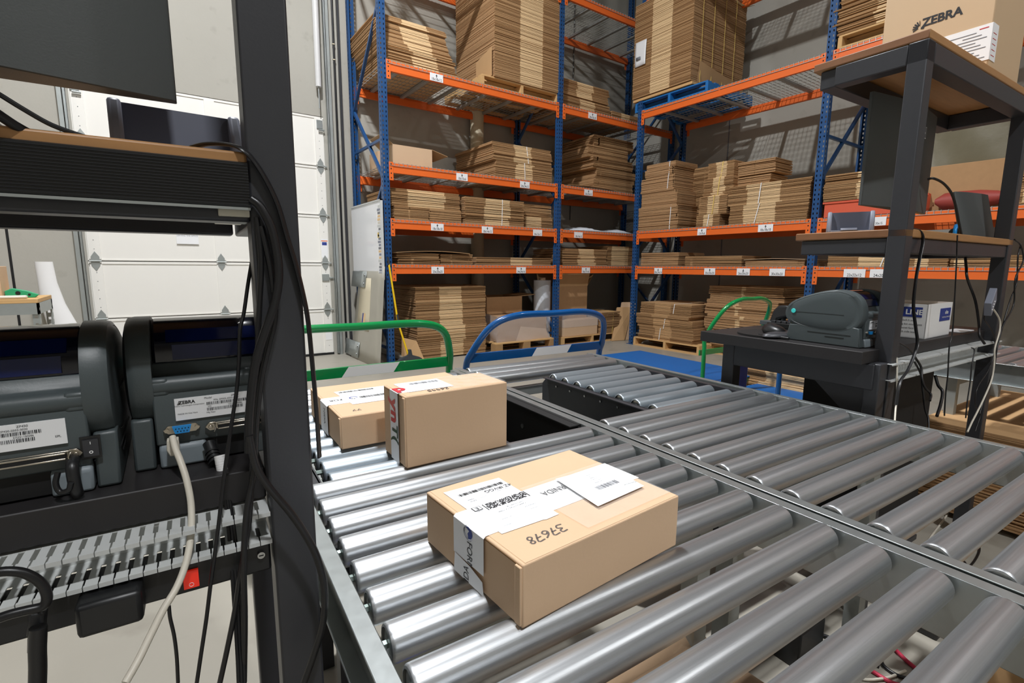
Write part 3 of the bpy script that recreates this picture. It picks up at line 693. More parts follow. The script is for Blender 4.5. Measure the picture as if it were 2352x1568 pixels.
# second shelf, first bay
N = ('bottom', 'second', 'third', 'topmost')
for i, (y, L, D, h, lx) in enumerate(((5.17, .70, .58, .33, 0), (5.12, .62, .5, .20, .0), (5.14, .58, .5, .20, 0), (5.06, .50, .50, .19, .02))):
    bb(N[i] + ' bundle of the tower standing right of the corner post on the second shelf', y, Z2 + (0, .332, .534, .736)[i], L, D, h, pitch=.0135, z0=(.96, .98), ends=('kraft_side', 'kraft_side', 'flute'), strap=[(.82, 'white', .01)] if i != 1 else None, warp=.004, slip=.012)
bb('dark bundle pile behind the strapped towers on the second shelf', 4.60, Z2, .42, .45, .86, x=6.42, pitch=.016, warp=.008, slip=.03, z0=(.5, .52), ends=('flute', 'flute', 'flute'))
for i, (y, L, h, o, c) in enumerate(((4.17, .34, .15, 0, 'white'), (4.14, .40, .235, .0, 'strap_y'), (4.10, .42, .22, .02, 'strap_y'), (4.05, .36, .19, .04, 'strap_y'))):
    bb(N[i] + ' small strapped bundle of the narrow tower in the middle of the second shelf', y, Z2 + (0, .152, .389, .611)[i], L, .5, h, x=G + o, pitch=.0125, z0=(.30, .72), strap=[(.5, c, .02)], warp=.004, slip=.012)
bb('bundle lying askew on the narrow tower, pointing toward the second blue post', 3.74, Z2 + .60, .52, .4, .16, x=G + .12, pitch=.0135, warp=.007, slip=.02, z0=(.5, .52), ends=('kraft_side', 'flute', 'kraft_side'))
bb('slipped bundle below the askew one on the second shelf', 3.74, Z2 + .45, .46, .4, .13, x=G + .12, pitch=.0135, warp=.007, slip=.02, z0=(.5, .52), ends=('kraft_side', 'flute', 'kraft_side'))
bb('long strapped bundle above the 18x18x18 sign, lower of the two', 3.70, Z2, .94, .7, .225, pitch=.013, z0=(.20, .62), strap=[(.36, 'white', .05)], warp=.004, slip=.02)
bb('long strapped bundle above the 18x18x18 sign, upper of the two', 3.72, Z2 + .228, .98, .7, .235, pitch=.013, z0=(.24, .68), strap=[(.40, 'white', .02)], warp=.005, slip=.02)
# second bay
t = thing('storage_bin', 'orange-red plastic bin on the second shelf beyond the second blue post', 'bin', (G + .02, 2.60, Z2), RB)
m = MB().use('orange_red'); m.box(0, .9, 0, .006, 0, .15); m.box(0, .9, .5, .506, 0, .17); m.box(0, .006, 0, .5, 0, .17); m.box(.894, .9, 0, .5, 0, .17); m.box(0, .9, 0, .5, 0, .006); m.build('bin_body', t)
m = MB().use('orange_red'); m.box(-.01, .91, -.012, .006, .15, .17); m.build('rim', t); m = MB().use('paper'); m.box(.55, .75, -.014, -.012, .152, .168); m.build('tag', t)
bb('bundle of flat cartons resting on the orange-red bin', 2.60, Z2 + .175, .62, .55, .27, pitch=.0135, z0=(.52, .98), warp=.005, slip=.012)
m = MB().use('kraft_side'); m.box(6.1, 6.8, .95, 1.75, Z2, Z2 + .42); solo(m, 'brown_carton', 'dark brown carton at the back of the second shelf behind the small monitor', 'cardboard box', smooth=0, bevel=.004)
t = thing('covered_load', 'load under dull olive plastic sheet on top of the dark brown carton', 'wrapped load', (6.5, 1.4, Z2 + .425), 0)
m = MB().use('kraft_side'); m.box(-.28, .28, -.3, .3, .0, .42); m.build('load', t)
m = MB().use('olive_film'); m.rings([[(.0 + (.33 + .02 * math.sin(a * 6 + z * 9)) * (1 if math.cos(a) > 0 else -1) * min(1, abs(math.cos(a)) * 1.5), .0 + (.35 + .02 * math.sin(a * 5 + z * 7)) * (1 if math.sin(a) > 0 else -1) * min(1, abs(math.sin(a)) * 1.5), z) for a in [k * math.pi / 20 for k in range(40)]] for z in (.0, .12, .25, .4, .48)]); m.build('plastic_cover', t, smooth=70)
bb('tall stack of flat cartons at the far right end of the second shelf', 1.13, Z2, .8, .6, .88, x=G + .05, pitch=.016, z0=(.1, .2), warp=.005, slip=.01, name='carton_stack', cat='cardboard stack')
m = MB().use('net_red')
m.rings([[(6.0 + .10 * q + .1 * q * math.cos(a), 1.64 - x, Z2 + .085 + .085 * q * math.sin(a)) for a in [k * math.pi / 7 for k in range(14)]] for x, q in ((0, .3), (.05, .9), (.15, 1), (.3, .95), (.42, .7), (.5, .3))])
solo(m, 'net_sack', 'red net sack lying on the second shelf beyond the packing station', 'sack')
# first shelf of rack B
bb('low bundle on the first right shelf beside the corner post', 5.08, Z1, .66, .6, .19, pitch=.013, z0=(.6, .62), ends=('kraft_side', 'flute', 'flute'), warp=.005, slip=.01)
bb('low wide bundle on the first right shelf above the upward arrow sign', 4.30, Z1, .82, .7, .13, pitch=.013, z0=(.1, .12), ends=('flute', 'kraft_side', 'flute'), warp=.006, slip=.02)
bb('thinnest stack of flat cartons on the first right shelf left of the second blue post', 3.44, Z1, .70, .7, .07, pitch=.012, z0=(.9, .95), ends=('kraft_side', 'flute', 'flute'), warp=.006)
m = MB().use('pale_carton'); m.grid(lambda u, v: (G - .02 + v * .6, 3.45 - u * .72, Z1 + .078 + .012 * math.sin(u * 3.1)), 8, 2); solo(m, 'cardboard_sheet', 'pale cardboard sheet covering the thinnest stack of the first right shelf', 'cardboard sheet', solid=.005, smooth=0)
bb('strapped low bundle on the first right shelf above the 22x22x12 sign', 2.50, Z1, .58, .6, .115, pitch=.0125, z0=(.5, .98), strap=[(.85, 'white', .03)], warp=.004)
bb('low bundle on the first right shelf visible just right of the front station post', 1.84, Z1, .36, .6, .11, pitch=.013, z0=(.3, .6), warp=.005)
bb('dark low bundle on the first right shelf left of the rear station post', 1.46, Z1, .5, .6, .10, pitch=.013, z0=(.05, .2), warp=.005)
# floor of rack B
pallet('front wooden pallet on the floor under the right rack, next to the corner foot', 5.93, 5.12, 0, rz=RB, L=1.15, D=1.0)
for i, (y, L, h, st) in enumerate(((5.06, .95, .17, True), (5.08, .98, .14, True), (5.10, .92, .05, False), (5.02, .88, .17, True))):
    bb(N[i] + ' bundle of the pallet load next to the corner foot', y, .132 + (0, .172, .314, .366)[i], L, .8, h, x=5.96, pitch=.013, z0=(.3, .62), strap=[(.42 + .08 * i, 'white', .02)] if st else None, warp=.005, slip=.02, ends=('flute', 'kraft_mid', 'flute'))
pallet('rear wooden pallet on the floor under the right rack', 6.25, 4.00, 0, rz=RB, L=1.1, D=.9)
for i, (y, L, h) in enumerate(((3.98, .95, .2), (4.06, 1.02, .22), (4.10, .98, .2), (4.03, 1.0, .18))):
    bb(N[i] + ' bundle of the tall dark pallet load behind the green trolley handle', y, .132 + (0, .202, .424, .626)[i], L, .8, h, x=6.20, pitch=.015, z0=(.45, .5), ends=('kraft_side', 'kraft_light', 'kraft_side'), strap=[(.45, 'strap_y', .0)] if i < 2 else None, warp=.006, slip=.03)
bundle('knee-high stack of flat cartons behind the packing station leg', 4.15, 2.40, 0.0, .8, .9, .37, rz=RB, pitch=.0125, z0=(.3, .95), warp=.005, slip=.03, name='carton_stack', cat='cardboard stack')

# whiteboard, plate, broom at the left end of the rack
t = thing('whiteboard', 'white dry-erase board hung on the end frame of the left rack', 'whiteboard', (2.14, 6.1, 1.02), None)
m = MB().use('whiteboard'); m.box(2.142, 2.158, 5.59, 6.62, 1.02, 1.915); m.build('board', t)
m = MB().use('duct'); m.box(2.134, 2.160, 5.572, 5.59, 1.01, 1.925); m.box(2.134, 2.16, 5.572, 6.64, 1.91, 1.925); m.box(2.134, 2.16, 5.572, 6.64, 1.01, 1.022); m.build('frame', t)
m = MB().use('paper'); m.box(2.1405, 2.142, 5.60, 5.72, 1.06, 1.88); m.use('ink_grey'); r = random.Random(3)
for k in range(22):
    z = 1.08 + k * .036; m.use(r.choice(('duct', 'device_grey', 'cream', 'kraft_light', 'ink_grey'))); m.box(2.1395, 2.1405, 5.61, 5.61 + r.uniform(.06, .1), z, z + .026)
m.use('strap_y'); m.box(2.1395, 2.1405, 5.66, 5.71, 1.5, 1.56); m.build('photo_strip', t)
t = thing('metal_plate', 'scuffed aluminium dock plate with two brackets leaning on the rack end', 'metal plate', (2.0, 6.0, 0), None)
def pl(u, v, w=0):  # u along -Y, v up
    return (2.02 + .13 * v - w + .02 * 0, 6.38 - u * .84 + (.10 * (1 - v)) * (1 if u < .5 else -.9), 1.17 * v + .001)
m = MB().use('alu_plate'); m.grid(lambda u, v: pl(u, v), 4, 8); m.use('pvc'); m.grid(lambda u, v: pl(u * .38 + .12, v * .55 + .33, .003), 2, 4); m.build('plate', t, solid=.004)
for v0 in (.78, .02):
    m = MB().use('galv'); m.grid(lambda u, v: pl(-.28 + u * .62, v0 + .17 * v, .012), 3, 2)
    m.use('zinc')
    for v in (v0 + .04, v0 + .13):
        p = Vector(pl(.28, v, .012)); m.cyl(p, p + Vector((-.012, 0, 0)), .014, n=10)
    m.build('bracket', t, solid=.005)
m = MB().use('navy'); m.grid(lambda u, v: pl(.33 + u * .05, .40 + .11 * v, .006), 1, 1); m.use('kraft_light'); m.grid(lambda u, v: pl(.38 + u * .08, .40 + .11 * v, .006), 1, 1); m.build('sticker', t)
t = thing('broom', 'yellow-handled broom with grey bristles leaning against the outer blue post', 'broom', (2.4, 5.48, 0), 0)
m = MB().use('yellow'); m.cyl((-.02, .0, .14), (-.115, .03, .50), .0115, n=12); m.cyl((-.125, .035, .56), (-.20, .06, 1.20), .0115, n=12); m.build('handle', t)
m = MB().use('bristle'); m.cyl((-.11, .028, .48), (-.13, .036, .62), .013, n=12); m.cyl((-.20, .06, 1.19), (-.21, .062, 1.28), .012, n=12); m.build('grip', t)
m = MB().use('bristle'); m.rings([[(x * w - .0, y * d, z) for x, y in ((-1, -1), (1, -1), (1, 1), (-1, 1))] for w, d, z in ((.17, .035, .02), (.15, .03, .08), (.12, .025, .10), (.03, .02, .13), (.018, .018, .20))]); m.build('broom_head', t, bevel=.006)
m = MB().use('bristle')
for k in range(26):
    for q in (-.02, 0, .02): m.bar((-.155 + k * .0124, q, .03), (-.185 + k * .0148, q * 1.6, .0), .005, .005)
m.build('bristles', t)
m = MB().use('alu_plate'); m.box(2.45, 3.1, 5.75, 5.9, .0, .03); m.box(2.4, 2.5, 5.70, 6.5, .03, .07)
solo(m, 'steel_bar_pile', 'dusty steel bars lying on the floor under the left rack end', 'steel bars', smooth=0)

# left background: poly tube and workbench
m = MB().use('white')
m.rings([[(-.84 + dx + rr * math.cos(a), 6.48 + rr * .6 * math.sin(a), z) for a in [k * math.pi / 12 for k in range(24)]] for z, rr, dx in ((0, .17, .22), (.25, .15, .16), (.55, .115, .08), (.8, .09, .02), (1.0, .07, 0), (1.2, .066, -.01))])
solo(m, 'poly_film_roll', 'tall white plastic film tube standing against the concrete left of the door', 'film roll', smooth=60)
t = thing('work_bench', 'grey steel bench with a plywood top at the far left', 'bench', (-1.3, 5.2, 0), 0)
m = MB().use('wood'); m.box(-.9, .6, -.3, .3, .90, .93); m.build('bench_top', t, bevel=.003)
m = MB().use('galv_dull'); m.box(-.9, .6, -.3, -.29, .82, .90); m.box(.59, .6, -.3, .3, .82, .90); m.build('apron', t)
for x in (-.88, .56):
    for y in (-.29, .25):
        m = MB().use('galv_dull'); zs = []; z = 0
        while z < .88: zs += [z, z + .02, z + .04]; z += .055
        zs.append(.9); m.perf([x, x + .012, x + .028, x + .04], zs, lambda i, j: i == 1 and j % 3 == 1, lambda a, b, y=y: (a, y, b)); m.perf([y, y + .012, y + .028, y + .04], zs, lambda i, j: i == 1 and j % 3 == 1, lambda a, b, x=x: (x + .04, a, b)); m.build('leg', t)
m = MB().use('wood'); m.box(-.9, .6, -.3, .3, .30, .32); m.build('lower_shelf', t)
m = MB().use('kraft'); m.box(-1.35, -.905, 5.05, 5.3, .931, 1.16); solo(m, 'brown_carton', 'brown carton on the far left bench', 'cardboard box', bevel=.003)
t = thing('tape_dispenser', 'green tape dispenser on the far left bench', 'tape dispenser', (-.83, 5.12, .931), 0)
m = MB().use('green_tape'); m.prism([(-.07, 0), (.09, 0), (.11, .02), (.05, .05), (-.03, .07), (-.07, .05)], 1, -.02, .02); m.build('dispenser_body', t, bevel=.004)
m = MB().use('black_matte'); m.cyl((.0, -.022, .035), (0, .022, .035), .014, n=16); m.cyl((.06, -.022, .022), (.06, .022, .022), .008, n=12); m.build('hub', t)
m = MB().use('cream'); m.box(-1.1, -.76, 4.93, 4.98, .931, .955); solo(m, 'paper_tube', 'cream paper tube at the near edge of the far left bench', 'tube', bevel=.01)
m = MB().use('black_matte'); m.cyl((-.9, 5.2, .34), (-.9, 5.2, .70), .13, n=20); solo(m, 'waste_bin', 'dark bin under the far left bench top', 'bin')
# ------------------------------------------------------------------ packing stations (near frame)
frame(TH)
ZD = .925
def duct(t, x0, x1, y0, y1, z0, z1, pitch=.0127):
    """slotted wiring duct lying open toward -y"""
    m = MB().use('duct'); xs = []; x = x0 + .004; T = .0016
    while x + pitch < x1: xs += [x, x + pitch * .31, x + pitch * .43, x + pitch * .57, x + pitch * .69]; x += pitch
    xs = [x0] + xs + [x1]
    ys = [y0, y0 + (y1 - y0) * .24, y0 + (y1 - y0) * .72, y1]
    def hole(i, j):
        k = (i - 1) % 5
        if i == 0 or i >= len(xs) - 2: return False
        return (j == 1 and k in (1, 2, 3)) or (j == 0 and k == 2)
    for z in (z0, z1): m.perf(xs, ys, hole, lambda x, y, z=z: (x, y, z))
    m.quad((x0, y1, z0), (x1, y1, z0), (x1, y1, z1), (x0, y1, z1))
    for z in (z0, z1):
        e = [x0] + [q for k in range((len(xs) - 2) // 5) for q in (x0 + .004 + pitch * (k + .43), x0 + .004 + pitch * (k + .57))] + [x1]
        for i in range(0, len(e) - 1, 2): m.box(e[i], e[i + 1], y0 - .003, y0 - .0002, z - .003, z + .001)
    o = m.build('wiring_duct', t, smooth=0, solid=.0014)
    return o
def sq(t, name, p, q, w=.05, h=None, mt='black_metal', bev=.003):
    m = MB().use(mt); m.bar(p, q, w, h or w); return m.build(name, t, bevel=bev)
def station(label, xo, sgn, W, y0, over, post_h=1.832, top_oak=True, shelf_far=.36):
    """xo: outer face of the conveyor-side post, sgn: direction of the desk from it, y0: near face of the posts"""
    X = lambda a: xo + sgn * a
    t = thing('packing_station', label, 'workbench', (X(W / 2), y0 + .3, 0))
    P = .05
    def bx(name, a0, a1, b0, b1, z0, z1, mt='black_metal', bev=.003, parent=None):
        m = MB().use(mt); p, q = sorted((X(a0), X(a1))); m.box(p, q, y0 + b0, y0 + b1, z0, z1)
        if mt == 'oak': m.use('oak_end'); m.mi[5 if sgn > 0 else 3] = 1
        return m.build(name, parent or t, bevel=bev)
    for a in (0, W - P): bx('post', a, a + P, 0, P, 0, post_h)
    for a in (.0 if over == 0 else -.06, W - P): bx('leg', a, a + P, .50, .55, .0, .885); bx('side_beam', a, a + .045, P if a >= 0 else .02, .50, .80, .882)
    if over: bx('gusset', -.055, .0, .005, .045, .70, .885, bev=.004)
    # gusset plate in the corner of side beam and post
    m = MB().use('black_metal'); a = X(.02 if over == 0 else -.03); m.prism([(y0 + P, .80), (y0 + P + .16, .80), (y0 + P, .66)], 0, a - .003, a + .003); m.build('gusset', t)
    bx('rear_apron', P, W - P, .54, .56, .80, .882)
    bx('desktop', -over if over else .051, W + .05 if over else W, .034, .62, .885, ZD, 'black_top', .002)
    # monitor shelf
    sh = bx('monitor_shelf', .05 if over == 0 else 0.0, W, -.004 if over == 0 else .0, shelf_far, 1.274, 1.299, 'oak', .003)
    bx('shelf_beam', P, W - P, .005, .045, 1.225, 1.273); bx('shelf_beam', P, W - P, shelf_far - .06, shelf_far - .02, 1.225, 1.273)
    for a in (.0, W - P): bx('shelf_arm', a + .005, a + .045, P, shelf_far - .02, 1.225, 1.273)
    # top shelf with frame
    zt = 1.857; bx('top_shelf', 0.0, W + .02, 0, .32, zt - .025, zt, 'oak' if top_oak else 'black_top', .003)
    bx('top_frame', P, W - P, 0, P, zt - .085, zt - .027); bx('top_frame', .01, W - .01, .25, .30, zt - .085, zt - .027)
    for a in (0.0, W - P): bx('top_frame', a, a + P, P, .25, zt - .085, zt - .027)
    bx('top_frame', 0.0, .05, .0, .05, zt - .085, zt - .026)
    p, q = sorted((X(.052 if over == 0 else -.01), X(W)))
    duct(t, p, q, y0 - .003, y0 + .052, .846, .881) if over == 0 else duct(t, p, q, y0 - .008, y0 + .05, .830, .882)
    return t
stR = station('black packing station with oak shelves right of the empty conveyor lane', 1.826, 1, 1.015, .67, .112, shelf_far=.332)
stL = station('black packing station in the left foreground, cut off by the picture edge', .107, -1, 1.04, .64, 0)

# left station extras: ribbed light under the shelf, power strip, inner rail
t = thing('shelf_light', 'ribbed black light housing hung under the left station shelf', 'light fixture', (-.4, .70, 1.238), None)
m = MB().use('black_plastic'); x0, x1 = -.93, .057
prof = []
z = 1.287
n = 15
for k in range(n):
    zz = 1.287 - k * (.045 / n); prof += [(.6335, zz), (.6335, zz - .0018), (.6318 + .0008, zz - .0022), (.6318 + .0008, zz - .0028)]
prof = [(.72, 1.289), (.638, 1.289)] + prof + [(.634, 1.2405), (.640, 1.2385), (.645, 1.2385), (.645, 1.243), (.76, 1.243), (.76, 1.2385), (.772, 1.2385), (.775, 1.26), (.74, 1.289)]
m.prism(prof, 0, x0, x1); m.build('housing', t, smooth=0)
m = MB().use('galv_dull'); m.box(x0, x1 - .0, .6335, .637, 1.2370, 1.2398); m.build('lit_lip', t)  # pale strip painting the light caught on the housing's near lip
m = MB().use('black_matte'); m.box(x0, .028, .648, .758, 1.2395, 1.2445); m.build('reflector', t)
m = MB().use('diffuser'); m.box(.026, .0565, .640, .772, 1.2300, 1.2382); m.build('end_cap', t, bevel=.001)
t = thing('power_strip', 'long black power strip with a lit red switch under the left station wiring duct', 'power strip', (-.4, .66, .78), None)
m = MB().use('black_plastic'); m.box(-.93, .054, .645, .683, .802, .842); m.build('strip_body', t, bevel=.003)
m = MB().use('red_lamp'); m.box(-.0375, -.0225, .6415, .646, .809, .830); m.use('white'); m.tube([(-.03 + .0022 * math.cos(a), .6412, .8135 + .0022 * math.sin(a)) for a in [k * .785 for k in range(8)]], .0003, n=6, closed=True); m.build('red_switch', t, bevel=.001)
m = MB().use('zinc'); m.cyl((.043, .641, .826), (.043, .6455, .826), .0042, n=16); m.use('black_matte'); m.bar((.0405, .6408, .826), (.0455, .6408, .826), .001, .001); m.build('screw', t)
t = thing('wall_adapter', 'square black power adapter plugged under the left wiring duct', 'power adapter', (-.12, .62, .77), None)
m = MB().use('black_plastic'); m.box(-.128, -.073, .614, .645, .802, .838); m.build('adapter_body', t, bevel=.005)

# ------------------------------------------------------------------ label printers
def printer(label, x, y, z, rz, model, ports=True, sw=False, group=None):
    t = thing('label_printer', label, 'printer', (x, y, z), rz, group)
    m = MB().use('grey_plastic'); w = .070
    m.prism([(.002, .028), (.248, .028), (.252, .07), (.235, .11), (.12, .128), (.030, .128), (.022, .114), (.012, .110), (.0, .090)], 0, -w, w)
    m.cyl((-w, .010, .102), (w, .010, .102), .0115, n=24); m.build('printer_body', t, bevel=.002)
    m = MB().use('grey_plastic'); m.box(-w - .004, -w + .018, .0, .03, .090, .113); m.box(w - .018, w + .004, .0, .03, .090, .113); m.build('hinge_end', t, bevel=.004)
    m = MB().use('smoke')
    prof = [(.028, .128), (.034, .150), (.055, .172), (.080, .180), (.140, .176), (.190, .155), (.236, .112)]
    inn = [(a + (.004 if a < .1 else -.003), b - .005) for a, b in prof]
    m.prism([(.030, .126)] + prof[1:] + [(.232, .108)], 0, -w + .003, w - .003); m.build('lid_window', t, bevel=.003)
    m = MB().use('smoke_blue'); m.box(-.045, .045, .0325, .034, .133, .150) if False else m.prism([(.0282, .131), (.0285, .131), (.0345, .1495), (.0340, .1497)], 0, -.046, .05); m.prism([(.0350, .153), (.0352, .1528), (.050, .167), (.0495, .1675)], 0, -.052, .055); m.build('media_view', t)
    lobe = [(-.003, .110), (.004, .142), (.022, .166), (.052, .180), (.090, .183), (.140, .174), (.195, .156), (.238, .134), (.256, .108), (.256, .086), (.244, .068), (.205, .052), (.14, .043), (.07, .042), (.028, .052), (.004, .078)]
    # smooth the outline
    L2 = []
    for i in range(len(lobe)):
        a, b, c, d = [Vector(lobe[(i + k) % len(lobe)]) for k in (-1, 0, 1, 2)]
        for q in (0, .33, .66): L2.append(tuple(.5 * ((2 * b) + (c - a) * q + (2 * a - 5 * b + 4 * c - d) * q * q + (3 * b - a - 3 * c + d) * q ** 3)))
    cy, cz = .128, .112
    for s in (-1, 1):
        m = MB().use('grey_plastic')
        def ring(k, xx): return [(s * xx, cy + (a - cy) * k, cz + (b - cz) * k) for a, b in (L2 if s < 0 else L2[::-1])]
        m.rings([ring(1, w - .002), ring(1.0, .085), ring(.975, .092), ring(.90, .0945), ring(.89, .0938), ring(.80, .0965), ring(.5, .0975)])
        o = m.build('side_cover', t, smooth=50)
        m = MB().use('black_matte'); m.box(s * .0978 - .0004, s * .0978 + .0004, .055, .225, .1015, .1022); m.build('cover_seam', o)
        m = MB().use('teal'); m.cyl((s * .0975, .222, .104), (s * .100, .222, .104), .008, n=20); m.build('release_button', o, bevel=.001)
    m = MB().use('grey_plastic')
    for s in (-1, 1):
        m = MB().use('grey_plastic'); p, q = sorted((s * .072, s * .094)); m.prism([(.0, .0), (.246, .0), (.236, .056), (.03, .066), (.008, .062)], 0, p, q); m.build('side_base', t, bevel=.003)
        m = MB().use('black_matte'); xx = s * .0944; m.box(xx - .0006, xx + .0006, .03, .17, .036, .0375); m.box(xx - .0006, xx + .0006, .05, .11, .0255, .0275); m.build('vent_slot', t)
    m = MB().use('grey_foot'); m.prism([(-.004, .0), (.05, .0), (.05, .028), (.006, .030), (-.001, .024)], 0, -.068, -.018); m.build('rear_foot', t, bevel=.003)
    m = MB().use('grey_foot'); m.prism([(-.004, .0), (.05, .0), (.05, .028), (.006, .030), (-.001, .024)], 0, .034, .070); m.build('rear_foot', t, bevel=.003)
    m = MB().use('black_matte'); m.box(-.018, .034, .004, .05, .002, .028); m.build('power_recess', t)
    m = MB().use('black_plastic'); m.box(-.06, .06, .06, .24, 0, .03); m.build('bottom', t)
    # back label
    lx0, lx1 = (-.048, .052)
    m = MB().use('paper'); m.box(lx0, lx1, -.0012, .0008, .058, .086)
    m.use('ink'); r = random.Random(5); yy = -.0014
    def bars(x0, x1, z0, z1):
        x = x0
        while x < x1:
            wd = r.choice((.0004, .0006, .0009)); m.box(x, x + wd, yy - .0002, yy, z0, z1); x += wd + r.choice((.0004, .0007, .001))
    m.text('ZEBRA', .0058, (lx0 + .013, yy - .0001, .0805), (1, 0, 0), (0, 0, 1), bold=.03); 
    for k in range(4): m.box(lx0 + .0025 + k * .0006, lx0 + .0055, yy - .0002, yy, .0782 + k * .0012, .0788 + k * .0012)
    m.text('Zebra Technologies Corporation', .0024, (lx0 + .0155, yy - .0001, .0765), (1, 0, 0), (0, 0, 1)); m.text('MADE IN Viet Nam', .0026, (lx0 + .013, yy - .0001, .066), (1, 0, 0), (0, 0, 1))
    m.text('Model', .0034, (-.012, yy - .0001, .083), (1, 0, 0), (0, 0, 1)); m.text(model, .0034, (.018, yy - .0001, .083), (1, 0, 0), (0, 0, 1)); m.text('P/N: ' + model + '-0503-0020', .003, (.008, yy - .0001, .0795), (1, 0, 0), (0, 0, 1))
    bars(-.014, .032, .0738, .0775); m.text('S/N', .0026, (-.011, yy - .0001, .0717), (1, 0, 0), (0, 0, 1)); m.text('27J221100086', .0028, (.018, yy - .0001, .0717), (1, 0, 0), (0, 0, 1)); bars(-.014, .026, .0662, .0700); m.text('Mfg Date', .0026, (-.010, yy - .0001, .0638), (1, 0, 0), (0, 0, 1)); m.text('EPL', .0034, (.045, yy - .0001, .067), (1, 0, 0), (0, 0, 1))
    m.build('rating_label', t, smooth=0)
    # ports
    m = MB().use('port_metal'); m.prism([(-.062, .0475), (-.057, .0525), (-.028, .0525), (-.023, .0475), (-.028, .0425), (-.057, .0425)], 1, -.0018, .001); m.cyl((-.0585, -.0045, .0475), (-.0585, 0, .0475), .0026, n=10); m.cyl((-.0265, -.0045, .0475), (-.0265, 0, .0475), .0026, n=10)
    o = m.build('serial_port', t)
    m = MB().use('port_blue'); m.prism([(-.0525, .052), (-.0325, .052), (-.035, .043), (-.050, .043)], 1, -.0065, .0); m.use('black_matte')
    for k in range(5): m.box(-.0495 + k * .0033, -.0483 + k * .0033, -.0068, -.0064, .0486, .0498)
    for k in range(4): m.box(-.0478 + k * .0033, -.0466 + k * .0033, -.0068, -.0064, .0452, .0464)
    m.build('socket', o)
    m = MB().use('port_metal'); m.box(-.014, .060, -.003, .001, .041, .050); m.box(-.004, .050, -.009, -.003, .0415, .0435); m.box(-.004, .050, -.009, -.003, .0475, .0495); m.prism([(-.018, .0455), (-.013, .051), (-.006, .051), (-.006, .040), (-.013, .040)], 1, -.004, .0); m.prism([(.064, .0455), (.059, .051), (.052, .051), (.052, .040), (.059, .040)], 1, -.004, .0)
    for x in (-.012, .058): m.cyl((x, -.007, .0455), (x, 0, .0455), .0024, n=10)
    o = m.build('parallel_port', t, bevel=.0006)
    for x, q in ((-.006, -1), (.052, 1)):
        m = MB().use('port_metal'); m.tube([(x, -.004, .042), (x + q * .003, -.014, .0405), (x + q * .001, -.015, .0455), (x + q * .003, -.014, .0505), (x, -.004, .049)], .0007, n=6); m.build('wire_clip', o)
    m = MB().use('black_matte'); m.box(-.004, .050, -.0088, -.0028, .0437, .0473); m.build('contacts', o)
    m = MB().use('black_plastic'); m.box(.0615, .0795, -.0012, .001, .036, .062) if sw else m.box(.060, .069, -.0012, .001, .052, .064)
    o = m.build('switch_frame', t)
    if sw:
        m = MB().use('black_metal'); m.box(.0640, .0775, -.0035, -.001, .0395, .0585); m.use('white'); m.box(.0704, .0710, -.0038, -.0034, .0535, .0565); m.text('o', .007, (.0707, -.0038, .045), (1, 0, 0), (0, 0, 1), bold=.02); m.build('rocker', o)
    return t
printer('grey label printer beside the black post on the left station, blue serial port bare', .014, .735, ZD + .001, math.radians(1), 'ZP505')
printer('grey label printer on the left station, cut off by the left picture edge', -.1835, .700, ZD + .001, math.radians(2), 'ZP450', sw=True)
printer('grey label printer with a teal button, seen side-on on the right station', 1.868, .735, ZD + .001, math.radians(-3), 'ZP505')

# plugs in the printers
t = thing('usb_plug', 'cream square data plug pushed into the printer beside the left post', 'plug', (-.04, .73, .95), None)
m = MB().use('cream'); m.prism([(-.0445, .9655), (-.0325, .9655), (-.0320, .953), (-.0345, .945), (-.0425, .945), (-.0455, .953)], 1, .716, .728); m.build('plug_body', t, bevel=.001)
t = thing('power_plug', 'black ribbed power plug under the printer beside the left post', 'plug', (.003, .715, .94), None)
m = MB().use('black_plastic'); m.cyl((-.001, .728, .950), (.004, .705, .932), .0075, .006, n=14)
for k in range(4): m.cyl((.001 + k * .001, .718 - k * .004, .942 - k * .003), (.0015 + k * .001, .716 - k * .004, .9405 - k * .003), .0082, n=14)
m.build('plug_body', t)
t = thing('round_plug', 'black angled plug with a green dot on the left printer', 'plug', (-.127, .69, .96), None)
m = MB().use('black_plastic'); m.tube([(-.128, .700, .966), (-.127, .683, .964), (-.1265, .678, .954), (-.126, .680, .938), (-.126, .684, .930)], .0058, n=14); m.build('plug_body', t)
m = MB().use('led_dot'); m.cyl((-.1275, .6765, .9600), (-.1275, .6755, .9602), .0016, n=12); m.build('dot', t)
m = MB().use('clear_film'); 
t = thing('sack_truck_plug', 'thick black plug block hanging below the left wiring duct', 'plug', (-.17, .60, .77), None); t.name = 'block_plug'
m = MB().use('black_plastic'); m.bar((-.150, .606, .852), (-.1535, .603, .828), .016, .012); m.bar((-.1535, .603, .830), (-.155, .600, .812), .011, .011); m.build('plug_body', t, bevel=.003)

